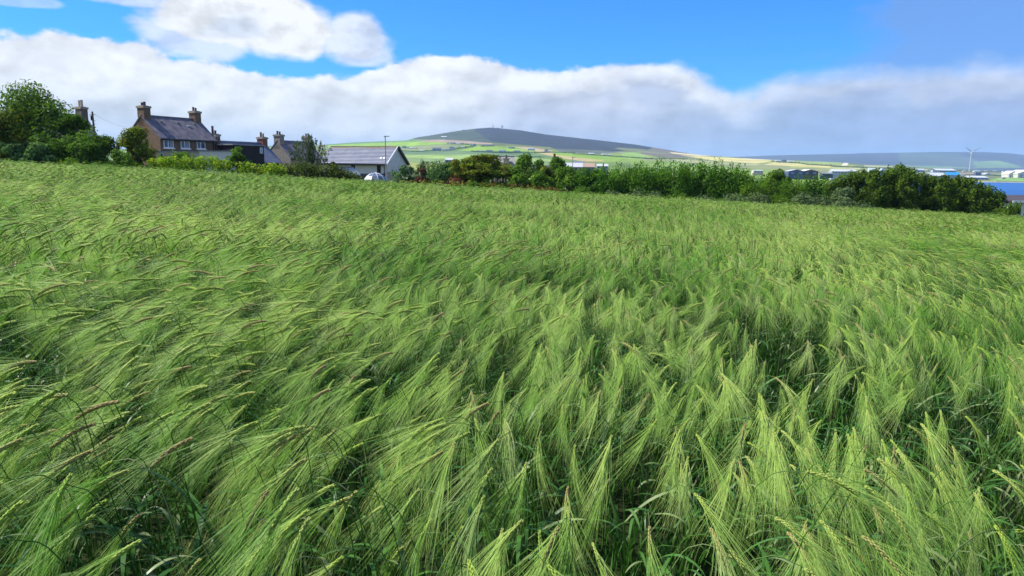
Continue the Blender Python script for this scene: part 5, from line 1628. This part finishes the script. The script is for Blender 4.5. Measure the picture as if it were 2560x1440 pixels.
o = verge('rose_hedge', 'dense dark green rose hedge in front of the bungalow and grey cottage', [(672, 413, 70), (700, 404, 70), (760, 402, 70), (830, 407, 70), (870, 422, 70.5), (895, 434, 71)], 'olive', 1.7, 1.6, kind=None, cat='hedge', dens=1.3)
plant('shrub', 'small dark weed clump before the brown docks', 'shrub', 1255, 456, 42, 68.8, 'low', 'mid', 1.1)
plant('shrub', 'small green clump below the layered tree at the field edge', 'shrub', 1183, 446, 54, 69.5, 'low', 'mid', 1.1)
# pale plumes
for k, (px_, yt) in enumerate([(1226, 450), (1236, 445), (1240, 447), (1247, 448), (1253, 444), (1261, 446), (1268, 448)]):
    p = at(px_, yt, 69.6); zg = float(terrain_z(p.x / p.y, p.y)); H = p.z - zg
    t = thing('pale_plume', 'pale seed plume ' + ['leftmost and lowest of the seven', 'second of the seven', 'third of the seven', 'fourth and middle of the seven', 'tallest of the seven', 'sixth of the seven', 'rightmost of the seven'][k] + ' above the brown docks', 'plant', (p.x, p.y, zg), 0, 'pale plumes above the brown docks')
    MB().tube([(0, 0, 0), (.02, 0, H * .7)], .018, 4).build('stem', M_BARKP, t)
    n = 60; V = leaves([(.02, 0, H - .18)], [(.09, .09, .24)], n, .12, .05, .2, .2, .5, .8)
    link_mesh('plume', mesh_np('plume', V, [quads(n)], [mat('plume_straw', (.26, .24, .15), (.36, .33, .22), 5, .9)]), t)

# far hedgerows and tree clumps on the slopes: dark leafy masses beside the farms
def far_clump(label, pts_, hpx, lm_='dark', name='hedgerow'):
    C, Rr = [], []
    base = None
    for (xa, ya), (xb, yb) in zip(pts_[:-1], pts_[1:]):
        n_ = max(2, int(abs(xb - xa) / 1.6))
        for k in range(n_):
            f = (k + rng.random()) / n_
            p = hit(xa + (xb - xa) * f, ya + (yb - ya) * f)
            s_ = p.y / FPX
            h = hpx * s_ * rng.uniform(.5, 1.15)
            C.append((p.x, p.y + rng.uniform(-1, 1) * s_ * 2, p.z + h * .3)); Rr.append((s_ * 1.5, s_ * 1.5, h * .7))
            ls = s_
    n = len(C) * 60
    V = leaves(C, Rr, n, ls * 1.1, ls * .8, .2, .4, .4)
    o = link_mesh(name, mesh_np(name, V, [quads(n)], [LM[lm_]]))
    o['label'] = label; o['kind'] = 'stuff'

far_clump('dark trees around the upper hamlet on the slope', [(1118, 359), (1150, 360), (1190, 365)], 3.6)
far_clump('dark trees around the lower hamlet on the slope', [(1096, 378), (1125, 377), (1150, 371), (1185, 367)], 4.0)
far_clump('dark trees right of the vivid field on the slope', [(1203, 367), (1235, 366.5)], 3.2)
far_clump('hedge trees along the row of bungalows', [(1176, 380), (1215, 381), (1265, 382), (1345, 383)], 4.2)
far_clump('hedge trees behind the street lamp', [(985, 369), (1010, 370), (1045, 372)], 3.0)
far_clump('field hedge below the bungalow gable', [(1004, 378), (1040, 379), (1082, 377)], 2.4)
far_clump('trees by the tall narrow house', [(1340, 383), (1375, 381), (1420, 384), (1440, 383)], 3.4)
far_clump('long hedge under the tan field', [(1430, 386), (1470, 387), (1530, 391), (1640, 398), (1720, 398)], 2.6)
far_clump('dark shelter trees on the far plain', [(1928, 404), (1945, 406), (1965, 406.5), (1995, 408), (2020, 412), (2080, 415)], 4.0)
far_clump('long dark hedge across the far plain', [(2080, 416), (2150, 419.5), (2200, 421.5), (2260, 423)], 3.2)
far_clump('dark hedges beyond the water', [(2392, 441), (2420, 438), (2480, 439), (2520, 441)], 2.6)
far_clump('distant line of hedges at the foot of the moor', [(2300, 428), (2400, 427.5), (2480, 430), (2560, 431)], 2.0)
far_clump('trees behind the mossy pole', [(1290, 392), (1360, 394)], 3.0)
